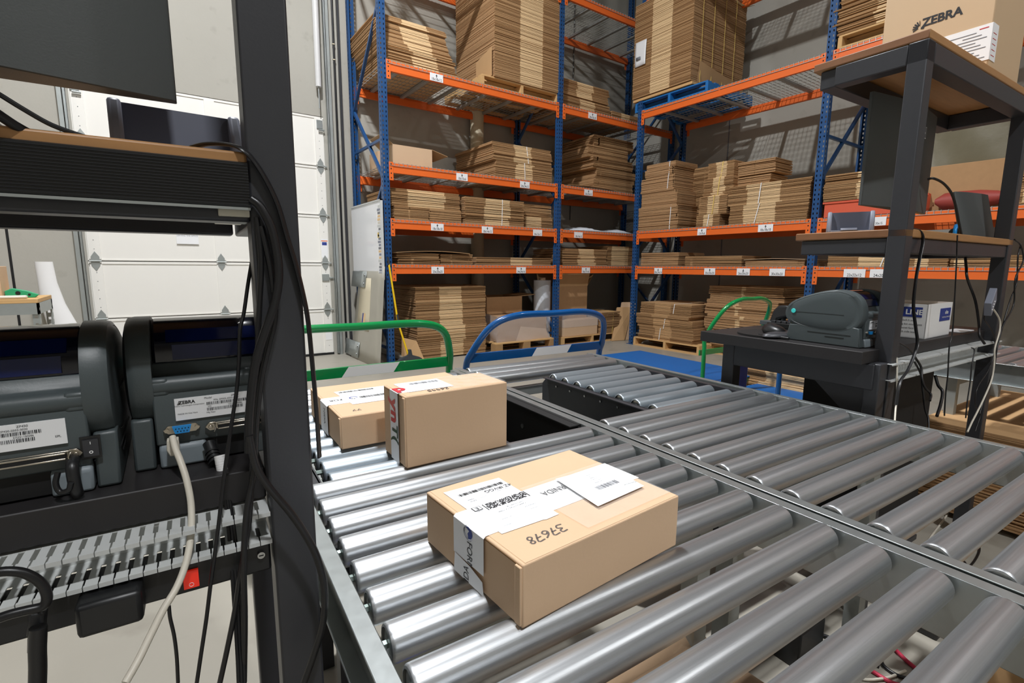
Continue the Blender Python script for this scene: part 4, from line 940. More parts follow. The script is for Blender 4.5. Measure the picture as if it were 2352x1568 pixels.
# ------------------------------------------------------------------ monitors and shelf devices
def monitor(label, x0, x1, y, z0, z1, rz=0, stand=True, tilt=0, zb=None, mt='monitor', taper=.02):
    t = thing('monitor', label, 'monitor', ((x0 + x1) / 2, y, zb if zb is not None else z0), rz)
    W, H = x1 - x0, z1 - z0; b = z0 - (zb if zb is not None else z0); c, s = math.cos(tilt), math.sin(tilt)
    def T(m): m.v = [(a, q * c - (k - b) * s, b + (k - b) * c + q * s) for a, q, k in m.v]; return m
    m = MB().use(mt); h = W / 2; i = taper
    m.prism([(-h, .012), (h, .012), (h, .002), (h - .004, -.001), (h * .45, -i), (-h * .45, -i), (-h + .004, -.001), (-h, .002)], 2, b, b + H)
    T(m); m.build('back_shell', t, bevel=.0012)
    m = MB().use('black_matte'); m.box(-h + .008, h - .008, .012, .0135, b + .012, b + H - .008); T(m); m.build('screen', t)
    if stand:
        m = MB().use('black_plastic'); m.box(-.035, .035, -.05, -.02, .008, b + H * .45); m.box(-.04, .04, -.045, .0, b + H * .28, b + H * .5); m.build('stand_neck', t, bevel=.004)
        m = MB().use('black_plastic'); m.box(-.14, .14, -.12, .09, 0, .009); m.build('stand_foot', t, bevel=.004)
    return t
monitor('dark grey monitor seen from behind at the top left, above the printers', -.565, -.0035, .735, 1.366, 1.72, zb=1.30, stand=True, taper=.035)
mr = monitor('black monitor seen from behind on the shelf of the right station', 1.965, 2.50, .86, 1.395, 1.765, zb=1.30)
m = MB().use('paper'); m.box(.08, .12, -.0225, -.0205, .36, .40); m.use('ink_grey'); m.box(.082, .118, -.0235, -.0222, .362, .398); m.use('paper'); m.box(.084, .108, -.0240, -.0234, .375, .382); m.build('rating_label', mr)
m = monitor('small tilted black screen seen from behind at the right end of the middle shelf', 2.66, 2.90, .76, 1.302, 1.50, rz=math.radians(-10), stand=False, tilt=math.radians(-14), taper=.006)
def tray(label, x, y, z, rz, sc=1.0):
    t = thing('label_tray', label, 'desk device', (x, y, z), rz)
    W, D, H = .142 * sc, .075 * sc, .076 * sc
    for s in (-1, 1):
        m = MB().use('device_grey'); p, q = sorted((s * W / 2, s * (W / 2 - .014 * sc))); m.prism([(0, 0), (D, 0), (D * .82, H * .62), (D * .60, H), (D * .32, H), (.004, H * .5)], 0, p, q); m.build('side_wall', t, bevel=.004 * sc)
    m = MB().use('device_dark'); m.prism([(D * .28, H * .12), (D * .7, H * .12), (D * .62, H * .97), (D * .45, H * .97)], 0, -W / 2 + .012 * sc, W / 2 - .012 * sc); m.build('back_panel', t)
    m = MB().use('device_grey'); m.prism([(0, 0), (D, 0), (D * .7, H * .14), (.0, H * .10)], 0, -W / 2 + .012 * sc, W / 2 - .012 * sc); m.prism([(-.004, H * .1), (D * .2, H * .14), (D * .2, H * .22), (0, H * .2)], 0, -W * .2, W * .15); m.build('base_step', t, bevel=.001)
    return t
tray('angular grey label tray on the left shelf, silhouetted against the white door', -.002, .775, 1.300, math.radians(5))
tray('angular grey label tray on the left end of the right station shelf', 1.90, .86, 1.300, math.radians(-62), .95)

# ------------------------------------------------------------------ things on the right station desk
t = thing('mouse', 'black computer mouse on the round pad at the corner of the right desk', 'mouse', (1.84, 1.06, ZD + .008), math.radians(70))
m = MB().use('black_plastic'); m.rings([[(.055 * q * math.cos(a), .031 * q * math.sin(a), z + .004 * math.cos(a)) for a in [k * math.pi / 10 for k in range(20)]] for z, q in ((0, .92), (.008, 1), (.018, .95), (.027, .78), (.033, .5), (.035, .2))]); m.build('mouse_shell', t, smooth=70)
m = MB().use('black_matte'); m.cyl((.004, 0, .032), (.02, 0, .030), .003, n=8); m.build('scroll_wheel', t)
t = thing('mouse_pad', 'black mouse pad with a raised wrist rest on the right desk', 'mouse pad', (1.85, 1.08, ZD + .001), math.radians(70))
m = MB().use('black_matte'); m.cyl((0, 0, 0), (0, 0, .006), .115, n=36); m.build('pad', t); m = MB().use('black_metal'); m.rings([[(-.085 + .035 * q * math.cos(a), .10 * q * math.sin(a), z) for a in [k * math.pi / 12 for k in range(24)]] for z, q in ((.006, 1), (.014, .96), (.020, .75), (.021, .4))]); m.build('wrist_rest', t, smooth=70)
m = MB().use('black_plastic'); m.bar((1.775, 1.08, ZD + .006), (1.765, .96, ZD + .006), .009, .009); solo(m, 'pen', 'thin black pen lying at the front edge of the right desk', 'pen', bevel=.002)
t = thing('keyboard', 'black keyboard behind the mouse pad on the right desk', 'keyboard', (2.14, 1.01, ZD + .001), math.radians(88))
m = MB().use('black_plastic'); m.prism([(-.07, 0), (.07, 0), (.07, .022), (-.07, .014)], 0, -.22, .22); m.build('case', t, bevel=.003)
m = MB().use('black_metal')
for a in range(18):
    for b in range(5): m.box(-.21 + a * .0235, -.191 + a * .0235, -.058 + b * .024, -.038 + b * .024, .014, .024 + b * .0014)
m.build('keys', t, bevel=.001)
t = thing('barcode_scanner', 'black pistol barcode scanner in its stand behind the mouse', 'scanner', (2.16, 1.2, ZD + .001), math.radians(75))
m = MB().use('black_plastic'); m.prism([(-.062, .038), (-.056, .074), (-.02, .094), (.025, .092), (.052, .068), (.07, .018), (.066, .0), (.034, .0), (.024, .030), (-.02, .042), (-.045, .030)], 1, -.019, .019); m.build('scanner_body', t, bevel=.009, seg=3)
m = MB().use('black_matte'); m.cyl((-.068, 0, .050), (-.052, 0, .058), .022, .021, n=16); m.build('scanner_window', t); m = MB().use('grey_plastic'); m.box(-.07, .10, -.04, .04, 0, .02); m.cyl((.01, 0, .015), (.0, 0, .08), .01, n=10); m.build('stand', t, bevel=.004)
t = thing('barcode_scanner', 'black and blue handheld scanner lying on the right shelf beside the tilted screen', 'scanner', (2.64, .80, 1.300), math.radians(15))
m = MB().use('black_plastic'); m.tube([(-.05, 0, .022), (0, 0, .028), (.05, 0, .022), (.09, 0, .016)], .020, n=14, flat=.9); m.build('scanner_body', t); m = MB().use('port_blue'); m.tube([(-.056, 0, .006), (-.050, 0, .035), (-.015, 0, .052), (.01, 0, .05)], .007, n=10); m.build('blue_guard', t)

# white packing list box
t = thing('envelope_box', 'opened white box of packing list envelopes on the right desk', 'box', (2.345, .84, ZD + .001), math.radians(2))
m = MB().use('white'); W, D, H = .26, .23, .126; T = .003
m.box(-W / 2, W / 2, -D / 2, -D / 2 + T, 0, H); m.box(-W / 2, W / 2, D / 2 - T, D / 2, 0, H); m.box(-W / 2, -W / 2 + T, -D / 2, D / 2, 0, H); m.box(W / 2 - T, W / 2, -D / 2, D / 2, 0, H); m.box(-W / 2, W / 2, -D / 2, D / 2, 0, T); m.build('carton_body', t)
m = MB().use('kraft'); m.box(-W / 2 + .004, W / 2 - .004, -D / 2 + .004, D / 2 - .004, H - .02, H - .012); m.box(-W / 2 - .002, W / 2 + .002, D / 2 - .005, D / 2 + .001, H, H + .012); m.build('torn_lid', t)
m = MB().use('navy'); m.box(.0, .112, -D / 2 - .0012, -D / 2, .058, .106); m.box(-W / 2 - .0012, -W / 2, -.10, .03, .078, .114)
m.use('white'); m.text('elite', .020, (.068, -D / 2 - .0016, .090), (1, 0, 0), (0, 0, 1), bold=.02); m.text('PACKING LIST ENVELOPES', .0075, (.068, -D / 2 - .0016, .072), (1, 0, 0), (0, 0, 1))
m.text('ELITE LINE', .026, (-W / 2 - .0016, -.042, .095), (0, -1, 0), (0, 0, 1), bold=.03); m.use('ink')
for k in range(4): m.text(('4.5x5.5 inch', 'packing list envelopes', 'panel face', 'back side load')[k], .010, (-W / 2 - .0008, -.06, .065 - k * .014), (0, -1, 0), (0, 0, 1))
m.build('printing', t, smooth=0)
m = MB().use('black_plastic'); m.rings([[(2.545 + .035 * q * math.cos(a), .82 + .05 * q * math.sin(a), ZD + z) for a in [k * math.pi / 9 for k in range(18)]] for z, q in ((.001, 1), (.02, .95), (.045, .6), (.05, .2))]); solo(m, 'tape_gun', 'glossy black tape gun on the right desk right of the white box', 'tape gun', smooth=60)
m = MB().use('paper'); m.box(2.58, 2.72, .72, .78, ZD + .001, ZD + .004); solo(m, 'paper_sheet', 'white paper slip on the right desk near the rear post', 'paper')
# zebra carton on the top shelf
def flat_text_box(): pass
t = thing('shipping_carton', 'large printer carton with a zebra logo on the top shelf of the right station', 'cardboard box', (2.40, .70, 1.858), 0)
m = MB().use('pale_carton'); m.box(0, .33, 0, .34, 0, .52); m.build('carton_body', t, bevel=.004)
m = MB().use('ink'); m.text('ZEBRA', .040, (-.0008, .150, .238), (0, -1, 0), (0, 0, 1), bold=.035)
for k in range(6):
    a = math.radians(95 + k * 22); c = Vector((-.0008, .216, .228)); d = Vector((0, -math.cos(a), math.sin(a))); m.bar(c + d * .006, c + d * .023, .0006, .004)
m.bar((-.0008, .212, .224), (-.0008, .202, .221), .0006, .007)
m.build('zebra_logo', t, smooth=0)
m = MB().use('paper'); m.box(-.0015, -.0003, -.0015, .155, .045, .165); m.box(-.0015, .055, -.0015, -.0003, .045, .165)
m.use('ink_grey'); r = random.Random(8)
for k in range(9): m.box(-.002, -.0014, .012 + .015 * (k % 3), .012 + .015 * (k % 3) + r.uniform(.04, .1), .055 + k * .011, .058 + k * .011)
m.use('red_print'); m.box(-.002, -.0014, .01, .035, .152, .155)
for k in range(5): m.box(.008, .04, -.002, -.0014, .06 + k * .018, .062 + k * .018)
m.build('address_label', t, smooth=0)
m = MB().use('ink_grey'); m.text('Zebra', .03, (.22, -.0008, .33), (1, 0, 0), (0, 0, 1)); m.build('side_print', t, smooth=0)
t = thing('cabinet', 'black equipment cabinet under the right station', 'cabinet', (2.16, 1.0, 0), None)
m = MB().use('black_matte'); m.box(1.90, 2.42, .74, .965, .10, .80); m.build('cabinet_body', t, bevel=.004)
m = MB().use('black_metal'); m.box(1.89, 2.43, .73, .975, .08, .10); m.build('plinth', t); m = MB().use('zinc'); m.box(1.896, 1.90, .84, .86, .4, .5); m.build('handle', t)
t = thing('steel_post', 'bright blue slotted steel post behind the right desk leg', 'post', (2.13, 1.385, 0), 0)
m = MB().use('royal'); m.box(-.035, .035, -.03, .03, 0, .84); m.build('post_body', t, bevel=.006)
m = MB().use('zinc')
for z in (.80, .66):
    for y in (-.012, .012): m.cyl((-.036, y, z), (-.040, y, z), .005, n=10)
m.build('screws', t); m = MB().use('black_matte'); m.box(-.0358, -.035, .012, .016, .70, .78); m.build('slot', t)
t = thing('network_hub', 'small grey data hub hanging on its cables beside the rear station post', 'network hub', (2.57, .655, 1.005), math.radians(8))
m = MB().use('device_grey'); m.v = []; m.obox((0, -.01, .05), (Vector((.75, 0, .5)), Vector((0, 1, 0)), Vector((-.5, 0, .75))), (.10, .022, .06)); m.build('hub_case', t, bevel=.002)
m = MB().use('white')
for k in range(4): m.obox((-.035 + k * .014, -.022, .022 + k * .0095), (Vector((.75, 0, .5)), Vector((0, 1, 0)), Vector((-.5, 0, .75))), (.006, .002, .005))
m.build('port_marks', t)

# ------------------------------------------------------------------ platform trolleys
def bow(name, label, mt, x0, x1, zt, yt, yb, zb, corner, mid_z, stripe, base=None, lean0=.0, cat='platform trolley', group=None, deck=None):
    t = thing(name, label, cat, ((x0 + x1) / 2, yb, 0)); f = lambda z: yb + (yt - yb) * (z - zb) / (zt - zb)
    c = corner; e = .045
    pts = [(x0, f(zb), .16), (x0, f(zb), zb - .1), (x0 + .0, f(zb), zb), (x0 + .01, f(zt - c * .75), zt - c * .75), (x0 + c * .28 + e * .3, f(zt - c * .22), zt - c * .22), (x0 + c * .85, f(zt), zt - .002), ((x0 + x1) / 2, f(zt), zt), (x1 - c * .85, f(zt), zt - .002), (x1 - c * .28, f(zt - c * .22), zt - c * .22), (x1 - .01, f(zt - c * .75), zt - c * .75), (x1, f(zb), zb), (x1, f(zb), zb - .1), (x1, f(zb), .16)]
    m = MB().use(mt); m.tube(pts, .0165, n=18, smooth=7); m.build('handle', t, smooth=60)
    y = f(mid_z); m = MB().use(mt); m.box(x0 + .01, x1 - .01, y - .006, y + .006, mid_z - .022, mid_z + .022); o = m.build('cross_plate', t, bevel=.002)
    s0, s1 = stripe; m = MB().use('white'); m.add([(s0 + .03, y - .0068, mid_z + .0215), (s0, y - .0068, mid_z - .021), (s1 - .03, y - .0068, mid_z - .021), (s1, y - .0068, mid_z + .0215)], [(0, 1, 2, 3)]); m.build('white_stripe', o)
    if deck:
        dx0, dx1, dy0, dy1, dz, dm = deck; m = MB().use(dm); m.box(dx0, dx1, dy0, dy1, dz - .012, dz); m.build('deck', t, bevel=.004)
        m = MB().use(mt); m.box(dx0 + .01, dx1 - .01, dy0 + .01, dy1 - .01, dz - .055, dz - .012); m.build('deck_frame', t)
        for x in (dx0 + .1, dx1 - .1):
            for yy in (dy0 + .1, dy1 - .1):
                m = MB().use('black_matte'); m.cyl((x - .018, yy, .062), (x + .018, yy, .062), .062, n=24); w = m.build('wheel', t, bevel=.004); m = MB().use('zinc'); m.box(x - .026, x - .021, yy - .02, yy + .02, .05, dz - .055); m.box(x + .021, x + .026, yy - .02, yy + .02, .05, dz - .055); m.box(x - .03, x + .03, yy - .03, yy + .03, dz - .062, dz - .055); m.build('caster_fork', t)
    return t
bow('platform_trolley', 'green trolley with a bowed green handle behind the left conveyor lane', 'green_paint', .10, .975, .935, 2.02, 2.10, .70, .20, .742, (.48, .73), deck=(.10, .97, 2.07, 3.0, .19, 'galv_dull'))
bow('platform_trolley', 'blue trolley with a bowed blue handle at the far end of the right conveyor lane', 'blue_paint', 1.075, 1.925, .948, 2.0, 2.12, .70, .24, .742, (1.44, 1.70), deck=(1.08, 1.92, 2.10, 3.1, .19, 'blue_deck'))
bow('platform_trolley', 'long blue-decked trolley with a green handle beyond the right station', 'green_paint', 3.38, 4.12, .935, 2.36, 2.50, .62, .26, .50, (3.72, 3.88), deck=(3.38, 4.20, 2.50, 3.95, .25, 'blue_deck'))
bow('platform_trolley', 'second blue trolley, its handle half hidden by the right label printer', 'blue_paint', 3.34, 4.15, .965, 1.80, 1.86, .62, .20, .70, (3.7, 3.85), deck=(3.34, 4.15, 1.86, 2.42, .20, 'blue_deck'))
# pallet load under the far lane
m = stack_mesh(1.15, 1.25, .42, .011, z0=(.02, .98), jit=.004, warp=.003, seed=99, slip=.01, ends=('kraft_side', 'kraft_side', 'flute'))
place(m, 'carton_stack', 'wide knee-high stack of flat cartons on the floor behind the rear station post', 'cardboard stack', None, (2.97, -.30, .03), 0)
# ------------------------------------------------------------------ parcels on the conveyor
RT = .7485
def parcel(label, x, y, ang, L, W, H, z=RT, mt='kraft', seam=True, name='parcel'):
    t = thing(name, label, 'cardboard box', (x, y, z), math.radians(ang))
    m = MB().use(mt); m.box(0, L, 0, W, 0, H - .0008); m.build('carton_body', t, bevel=.0020)
    m = MB().use(mt); m.box(.0045, L - .002, .002, W - .002, H - .002, H); m.build('top_flap', t, bevel=.0008)
    m = MB().use('flute_dark'); m.box(-.0004, .003, .008, W - .008, H - .0052, H - .0034); m.build('flap_edge', t)
    m = MB().use(mt); m.box(-.003, .0008, .0015, .013, .003, H - .004); m.build('glue_flap', t, bevel=.0012)
    return t
def rtext(m, txt, size, u, v, H, ang=180, bold=0, sx=1, off=.0006):
    a = math.radians(ang); m.text(txt, size, (u, v, H + off), (math.cos(a), math.sin(a), 0), (-math.sin(a), math.cos(a), 0), bold=bold, sx=sx)
def bars(m, u0, u1, v0, v1, H, seed=1, s=1.0, off=.0006):
    r = random.Random(seed); u = u0
    while u < u1:
        w = r.choice((.0004, .0006, .001)) * s; m.quad((u, v0, H + off), (u + w, v0, H + off), (u + w, v1, H + off), (u, v1, H + off)); u += w + r.choice((.0004, .0007, .0011)) * s
def marker_digits(m, txt, u, v, h, H, w=.0022, dirx=-1, slant=.15):
    S = {'3': [[(0, 1), (.5, 1.05), (.6, .75), (.25, .55), (.65, .35), (.5, 0), (0, .05)]], '7': [[(0, 1), (.65, 1), (.3, 0)], [(.1, .5), (.6, .55)]], '6': [[(.6, 1), (.15, .6), (.05, .2), (.35, 0), (.6, .25), (.35, .5), (.1, .3)]],
         '8': [[(.55, .85), (.3, 1), (.1, .78), (.5, .3), (.3, 0), (.05, .25), (.55, .8)]], '2': [[(.05, .8), (.35, 1), (.55, .75), (.05, 0), (.65, .05)]], '9': [[(.55, .75), (.3, 1), (.08, .75), (.3, .5), (.55, .75), (.45, 0)]], '5': [[(.6, 1), (.15, 1), (.1, .6), (.5, .55), (.5, .1), (.05, 0)]]}
    x = 0
    for k, ch in enumerate(txt):
        for st in S[ch]:
            P = [(u + dirx * (x + (a + slant * b) * h), v + dirx * b * h, H) for a, b in st]
            m.tube([(a, b, c - .0006) for a, b, c in P], w / 2, n=6, smooth=4, flat=.25)
        x += h * .82
# main parcel
H = .083
p = parcel('brown parcel with a shipping label and clear pouch, alone in the foreground', .300, .449, 5, .306, .242, H)
m = MB().use('paper')
def tape(m, u0, u1, v0, v1, H, zb):
    m.quad((u0, v0, H), (u1, v0, H), (u1, v1, H), (u0, v1, H)); m.quad((-.0034, v0, zb), (-.0034, v0, H - .003), (-.0034, v1, H - .003), (-.0034, v1, zb)); m.quad((-.0034, v0, H - .003), (u0, v0, H), (u0, v1, H), (-.0034, v1, H - .003))
tape(m, .0, .3075, .078, .154, H + .0005, .028); m.quad((.3066, .080, H), (.3072, .080, H - .03), (.3072, .156, H - .03), (.3066, .156, H))
m.use('ink'); m.text('FORN', .018, (-.0040, .112, .0405), (0, 0, -1), (0, -1, 0), sx=.85); m.use('navy')
c = Vector((-.0041, .114, .0735)); sw = [(math.cos(q) * .010, math.sin(q) * .0085) for q in [k * math.pi / 8 for k in range(2, 13)]] + [(.002, -.002), (-.002, .003)]
m.add([c + Vector((0, a_ , b_)) for a_, b_ in sw], [tuple(range(len(sw)))]); m.use('ink_grey'); m.tube([c + Vector((-.0002, -.001 + math.cos(q) * .0115, math.sin(q) * .0095)) for q in [k * .3 - 2.3 for k in range(12)]], .0011, n=6, smooth=2)
m.use('ink'); rtext(m, 'RNIDA', .019, .160, .126, H + .0006, 180, sx=.8); m.use('navy'); m.tube([(.272 + .010 * math.cos(a), .138 + .008 * math.sin(a), H + .001) for a in [k * .5 for k in range(9)]], .0015, n=6, flat=.3)
m.build('branded_tape', p, smooth=0)
m = MB().use('paper'); m.quad((-.0042, .077, 0), (-.0042, .153, .0), (-.0042, .150, .029), (-.0042, .110, .026), (-.0042, .080, .019)); m.use('ink'); m.text('IDA', .019, (-.0046, .119, .011), (0, 0, 1), (0, 1, 0), sx=.75); m.build('tape_end', p, smooth=0)
m = MB().use('paper'); h = H + .0008
m.quad((.020, .070, h), (.088, .066, h), (.092, .064, h), (.116, .065, h), (.119, .215, h), (.018, .221, h))
m.use('ink'); bars(m, .031, .112, .192, .200, h, 3, 1.3); rtext(m, '4Z IRVGG', .0115, .095, .184, h, 180)
r = random.Random(12)
for a in range(44):
    for b in range(11):
        if r.random() < .55: u, v = .046 + a * .00162, .134 + b * .00155; m.quad((u, v, h + .0005), (u + .0016, v, h + .0005), (u + .0016, v + .0015, h + .0005), (u, v + .0015, h + .0005))
for u in (.043, .1185): m.quad((u, .133, h + .0005), (u + .0012, .133, h + .0005), (u + .0012, .152, h + .0005), (u, .152, h + .0005))
m.quad((.024, .140, h + .0005), (.038, .140, h + .0005), (.038, .152, h + .0005), (.024, .152, h + .0005)); m.use('paper'); m.quad((.0252, .1412, h + .0007), (.0368, .1412, h + .0007), (.0368, .1508, h + .0007), (.0252, .1508, h + .0007)); m.use('ink'); rtext(m, 'E', .010, .031, .146, h + .0003, 180, bold=.02); rtext(m, 'FedEx', .0035, .030, .1375, h, 180)
m.use('ink_grey')
for (u, v, s, tx) in ((.085, .126, .0042, '210M CEDAR CIR'), (.075, .120, .0045, 'CARROLLTON TX 75006'), (.05, .100, .003, 'BILL SENDER'), (.04, .176, .005, '75006'), (.04, .170, .005, 'DFW'), (.10, .110, .0035, 'FORNIDA INC'), (.062, .172, .0032, '2 DAY AM'), (.098, .176, .0038, 'TUE - 10 AUG'), (.10, .10, .003, 'SHIP DATE'), (.04, .084, .003, 'ORIGIN ID')): rtext(m, tx, s, u, v, h, 180)
for v in (.158, .160, .108, .092, .078): m.quad((.026, v, h + .0005), (.112, v - .001, h + .0005), (.112, v - .0007, h + .0005), (.026, v + .0003, h + .0005))
m.build('shipping_label', p, smooth=0)
m = MB().use('marker'); marker_digits(m, '37678', .100, .044, .016, H + .0008, .0026); m.build('handwritten_number', p)
m = MB().use('clear_film'); m.grid(lambda u, v: (.120 + .182 * u, .012 + .148 * v, H + .0022 + .0016 * math.sin(u * 21 + v * 9) * math.sin(v * 13) * (1 if 0 < u < 1 and 0 < v < 1 else 0)), 26, 18); m.build('clear_pouch', p, smooth=80)
m = MB().use('paper'); m.quad((.172, .043, H + .0045), (.281, .047, H + .0045), (.296, .139, H + .0045), (.186, .150, H + .0045)); m.use('ink_grey'); bars(m, .213, .259, .078, .090, H + .0046, 4, 1.4); rtext(m, 'Packing List', .0055, .270, .066, H + .0046, 175)
for k in range(6): rtext(m, ('Order 37678', 'Ship To:', 'Carrollton', 'TX 75006', 'Qty 1', 'Fornida')[k], .0038, .236 + .004 * (k % 2), .100 + k * .0055, H + .0046, 176)
m.build('packing_slip', p, smooth=0)

# second parcel, upright
H = .158
p = parcel('tall brown parcel with red lettering on its tape, in front of the flatter one', .353, .979, 2, .256, .130, H)
m = MB().use('paper'); m.quad((-.0034, .035, .0), (-.0034, .082, .0), (-.0034, .082, H), (-.0034, .035, H)); m.quad((-.0034, .035, H), (-.0034, .082, H), (.05, .082, H + .0006), (.05, .035, H + .0006)); m.quad((.02, .030, H + .0008), (.13, .030, H + .0008), (.13, .12, H + .0008), (.02, .12, H + .0008))
m.use('red_print'); m.text('y', .055, (-.0041, .060, H - .030), (0, 0, -1), (0, -1, 0), bold=.04); m.text('n', .055, (-.0041, .058, H - .058), (0, 0, -1), (0, -1, 0), bold=.04); m.text('d', .055, (.012, .06, H + .0012), (-1, 0, 0), (0, -1, 0), bold=.04)
m.use('green_print'); m.text('T', .045, (-.0041, .056, H - .088), (0, 0, -1), (0, -1, 0), bold=.03); m.text('(', .045, (-.0041, .054, H - .108), (0, 0, -1), (0, -1, 0), bold=.03)
m.use('ink_grey'); bars(m, .05, .12, .09, .105, H + .001, 9, 1.4); m.build('printed_tape', p, smooth=0)
m = MB().use('marker'); marker_digits(m, '26995', .112, .026, .013, H + .0012, .0024); m.build('handwritten_number', p)
m = MB().use('clear_film'); m.grid(lambda u, v: (.118 + .138 * u, .004 + .122 * v, H + .002 + .003 * math.sin(u * 17 + v * 6) * math.sin(v * 11) * (1 if 0 < u < 1 and 0 < v < 1 else 0)), 20, 16); m.build('clear_pouch', p, smooth=80)

# third parcel, behind
H = .079
p = parcel('flat brown parcel with a white label, partly behind the tall parcel and the black post', .262, 1.164, 1, .43, .335, H)
m = MB().use('paper'); tape(m, .0, .25, .118, .194, H + .0005, .0); m.use('ink'); rtext(m, 'FORNIDA', .021, .035, .185, H + .0004, 180, sx=.8) if False else m.text('NIDA', .021, (-.0040, .150, .045), (0, 0, -1), (0, -1, 0), sx=.85)
rtext(m, 'FOR', .021, .028, .158, H + .0006, 180, sx=.85); m.use('navy'); m.tube([(.075 + .010 * math.cos(a), .16 + .010 * math.sin(a), H + .001) for a in [k * .5 for k in range(9)]], .0018, n=6, flat=.3); m.build('branded_tape', p, smooth=0)
m = MB().use('paper'); h = H + .0008; m.quad((.055, .095, h), (.19, .095, h), (.19, .25, h), (.045, .25, h)); m.use('ink'); bars(m, .055, .15, .225, .238, h, 7, 1.4); bars(m, .09, .17, .145, .165, h, 8, 1.0); rtext(m, 'G', .014, .072, .150, h, 180); m.build('shipping_label', p, smooth=0)
m = MB().use('marker'); marker_digits(m, '77', .062, .05, .014, H + .0008, .0024); m.build('handwritten_number', p)

# ------------------------------------------------------------------ things under the conveyors
t = thing('open_carton', 'large brown carton on the floor under the left conveyor lane', 'cardboard box', (.70, .30, 0), math.radians(4))
m = MB().use('kraft'); W, D, HH, T = .42, .55, .36, .005
m.box(-W / 2, W / 2, -D / 2, -D / 2 + T, 0, HH); m.box(-W / 2, W / 2, D / 2 - T, D / 2, 0, HH); m.box(-W / 2, -W / 2 + T, -D / 2, D / 2, 0, HH); m.box(W / 2 - T, W / 2, -D / 2, D / 2, 0, HH); m.box(-W / 2, W / 2, -D / 2, D / 2, 0, T); m.build('carton_body', t)
m = MB().use('kraft'); m.quad((-W / 2, D / 2, HH), (W / 2, D / 2, HH), (W / 2, D / 2 + .10, HH + .08), (-W / 2, D / 2 + .10, HH + .08)); m.build('flap', t, solid=.004)
m = MB().use('kraft'); m.quad((W / 2, -D / 2, HH), (W / 2, D / 2, HH), (W / 2 - .2, D / 2, HH + .004), (W / 2 - .2, -D / 2, HH + .004)); m.build('flap', t, solid=.004)
m = MB().use('kraft_mid'); m.box(1.52, 1.78, -.15, .30, 0, .36); solo(m, 'closed_carton', 'brown carton on the floor below the right conveyor lane, nearest the camera', 'cardboard box', bevel=.003)
m = MB().use('black_plastic'); m.box(1.92, 2.07, .49, .59, .0, .05); solo(m, 'power_adapter', 'black power adapter lying on the floor under the conveyor rollers', 'power adapter', bevel=.006)
m = MB().use('black_plastic'); m.box(1.42, 1.56, .66, .78, .0, .12); solo(m, 'battery_unit', 'black battery backup unit on the floor below the right lane', 'power unit', bevel=.006)
m = MB().use('orange_red'); m.box(2.02, 2.10, .36, .42, .0, .006); solo(m, 'floor_sticker', 'small red sticker on the concrete floor under the right lane', 'sticker')
m = MB().use('yellow'); m.box(1.86, 1.90, .60, .64, .0, .05); solo(m, 'yellow_plug', 'yellow plug on the floor under the right lane', 'plug', bevel=.005)
m = MB().use('royal'); m.box(.22, .27, .60, .66, 0, .5); solo(m, 'blue_crate', 'narrow blue crate standing under the left lane next to its rail', 'crate', bevel=.004)
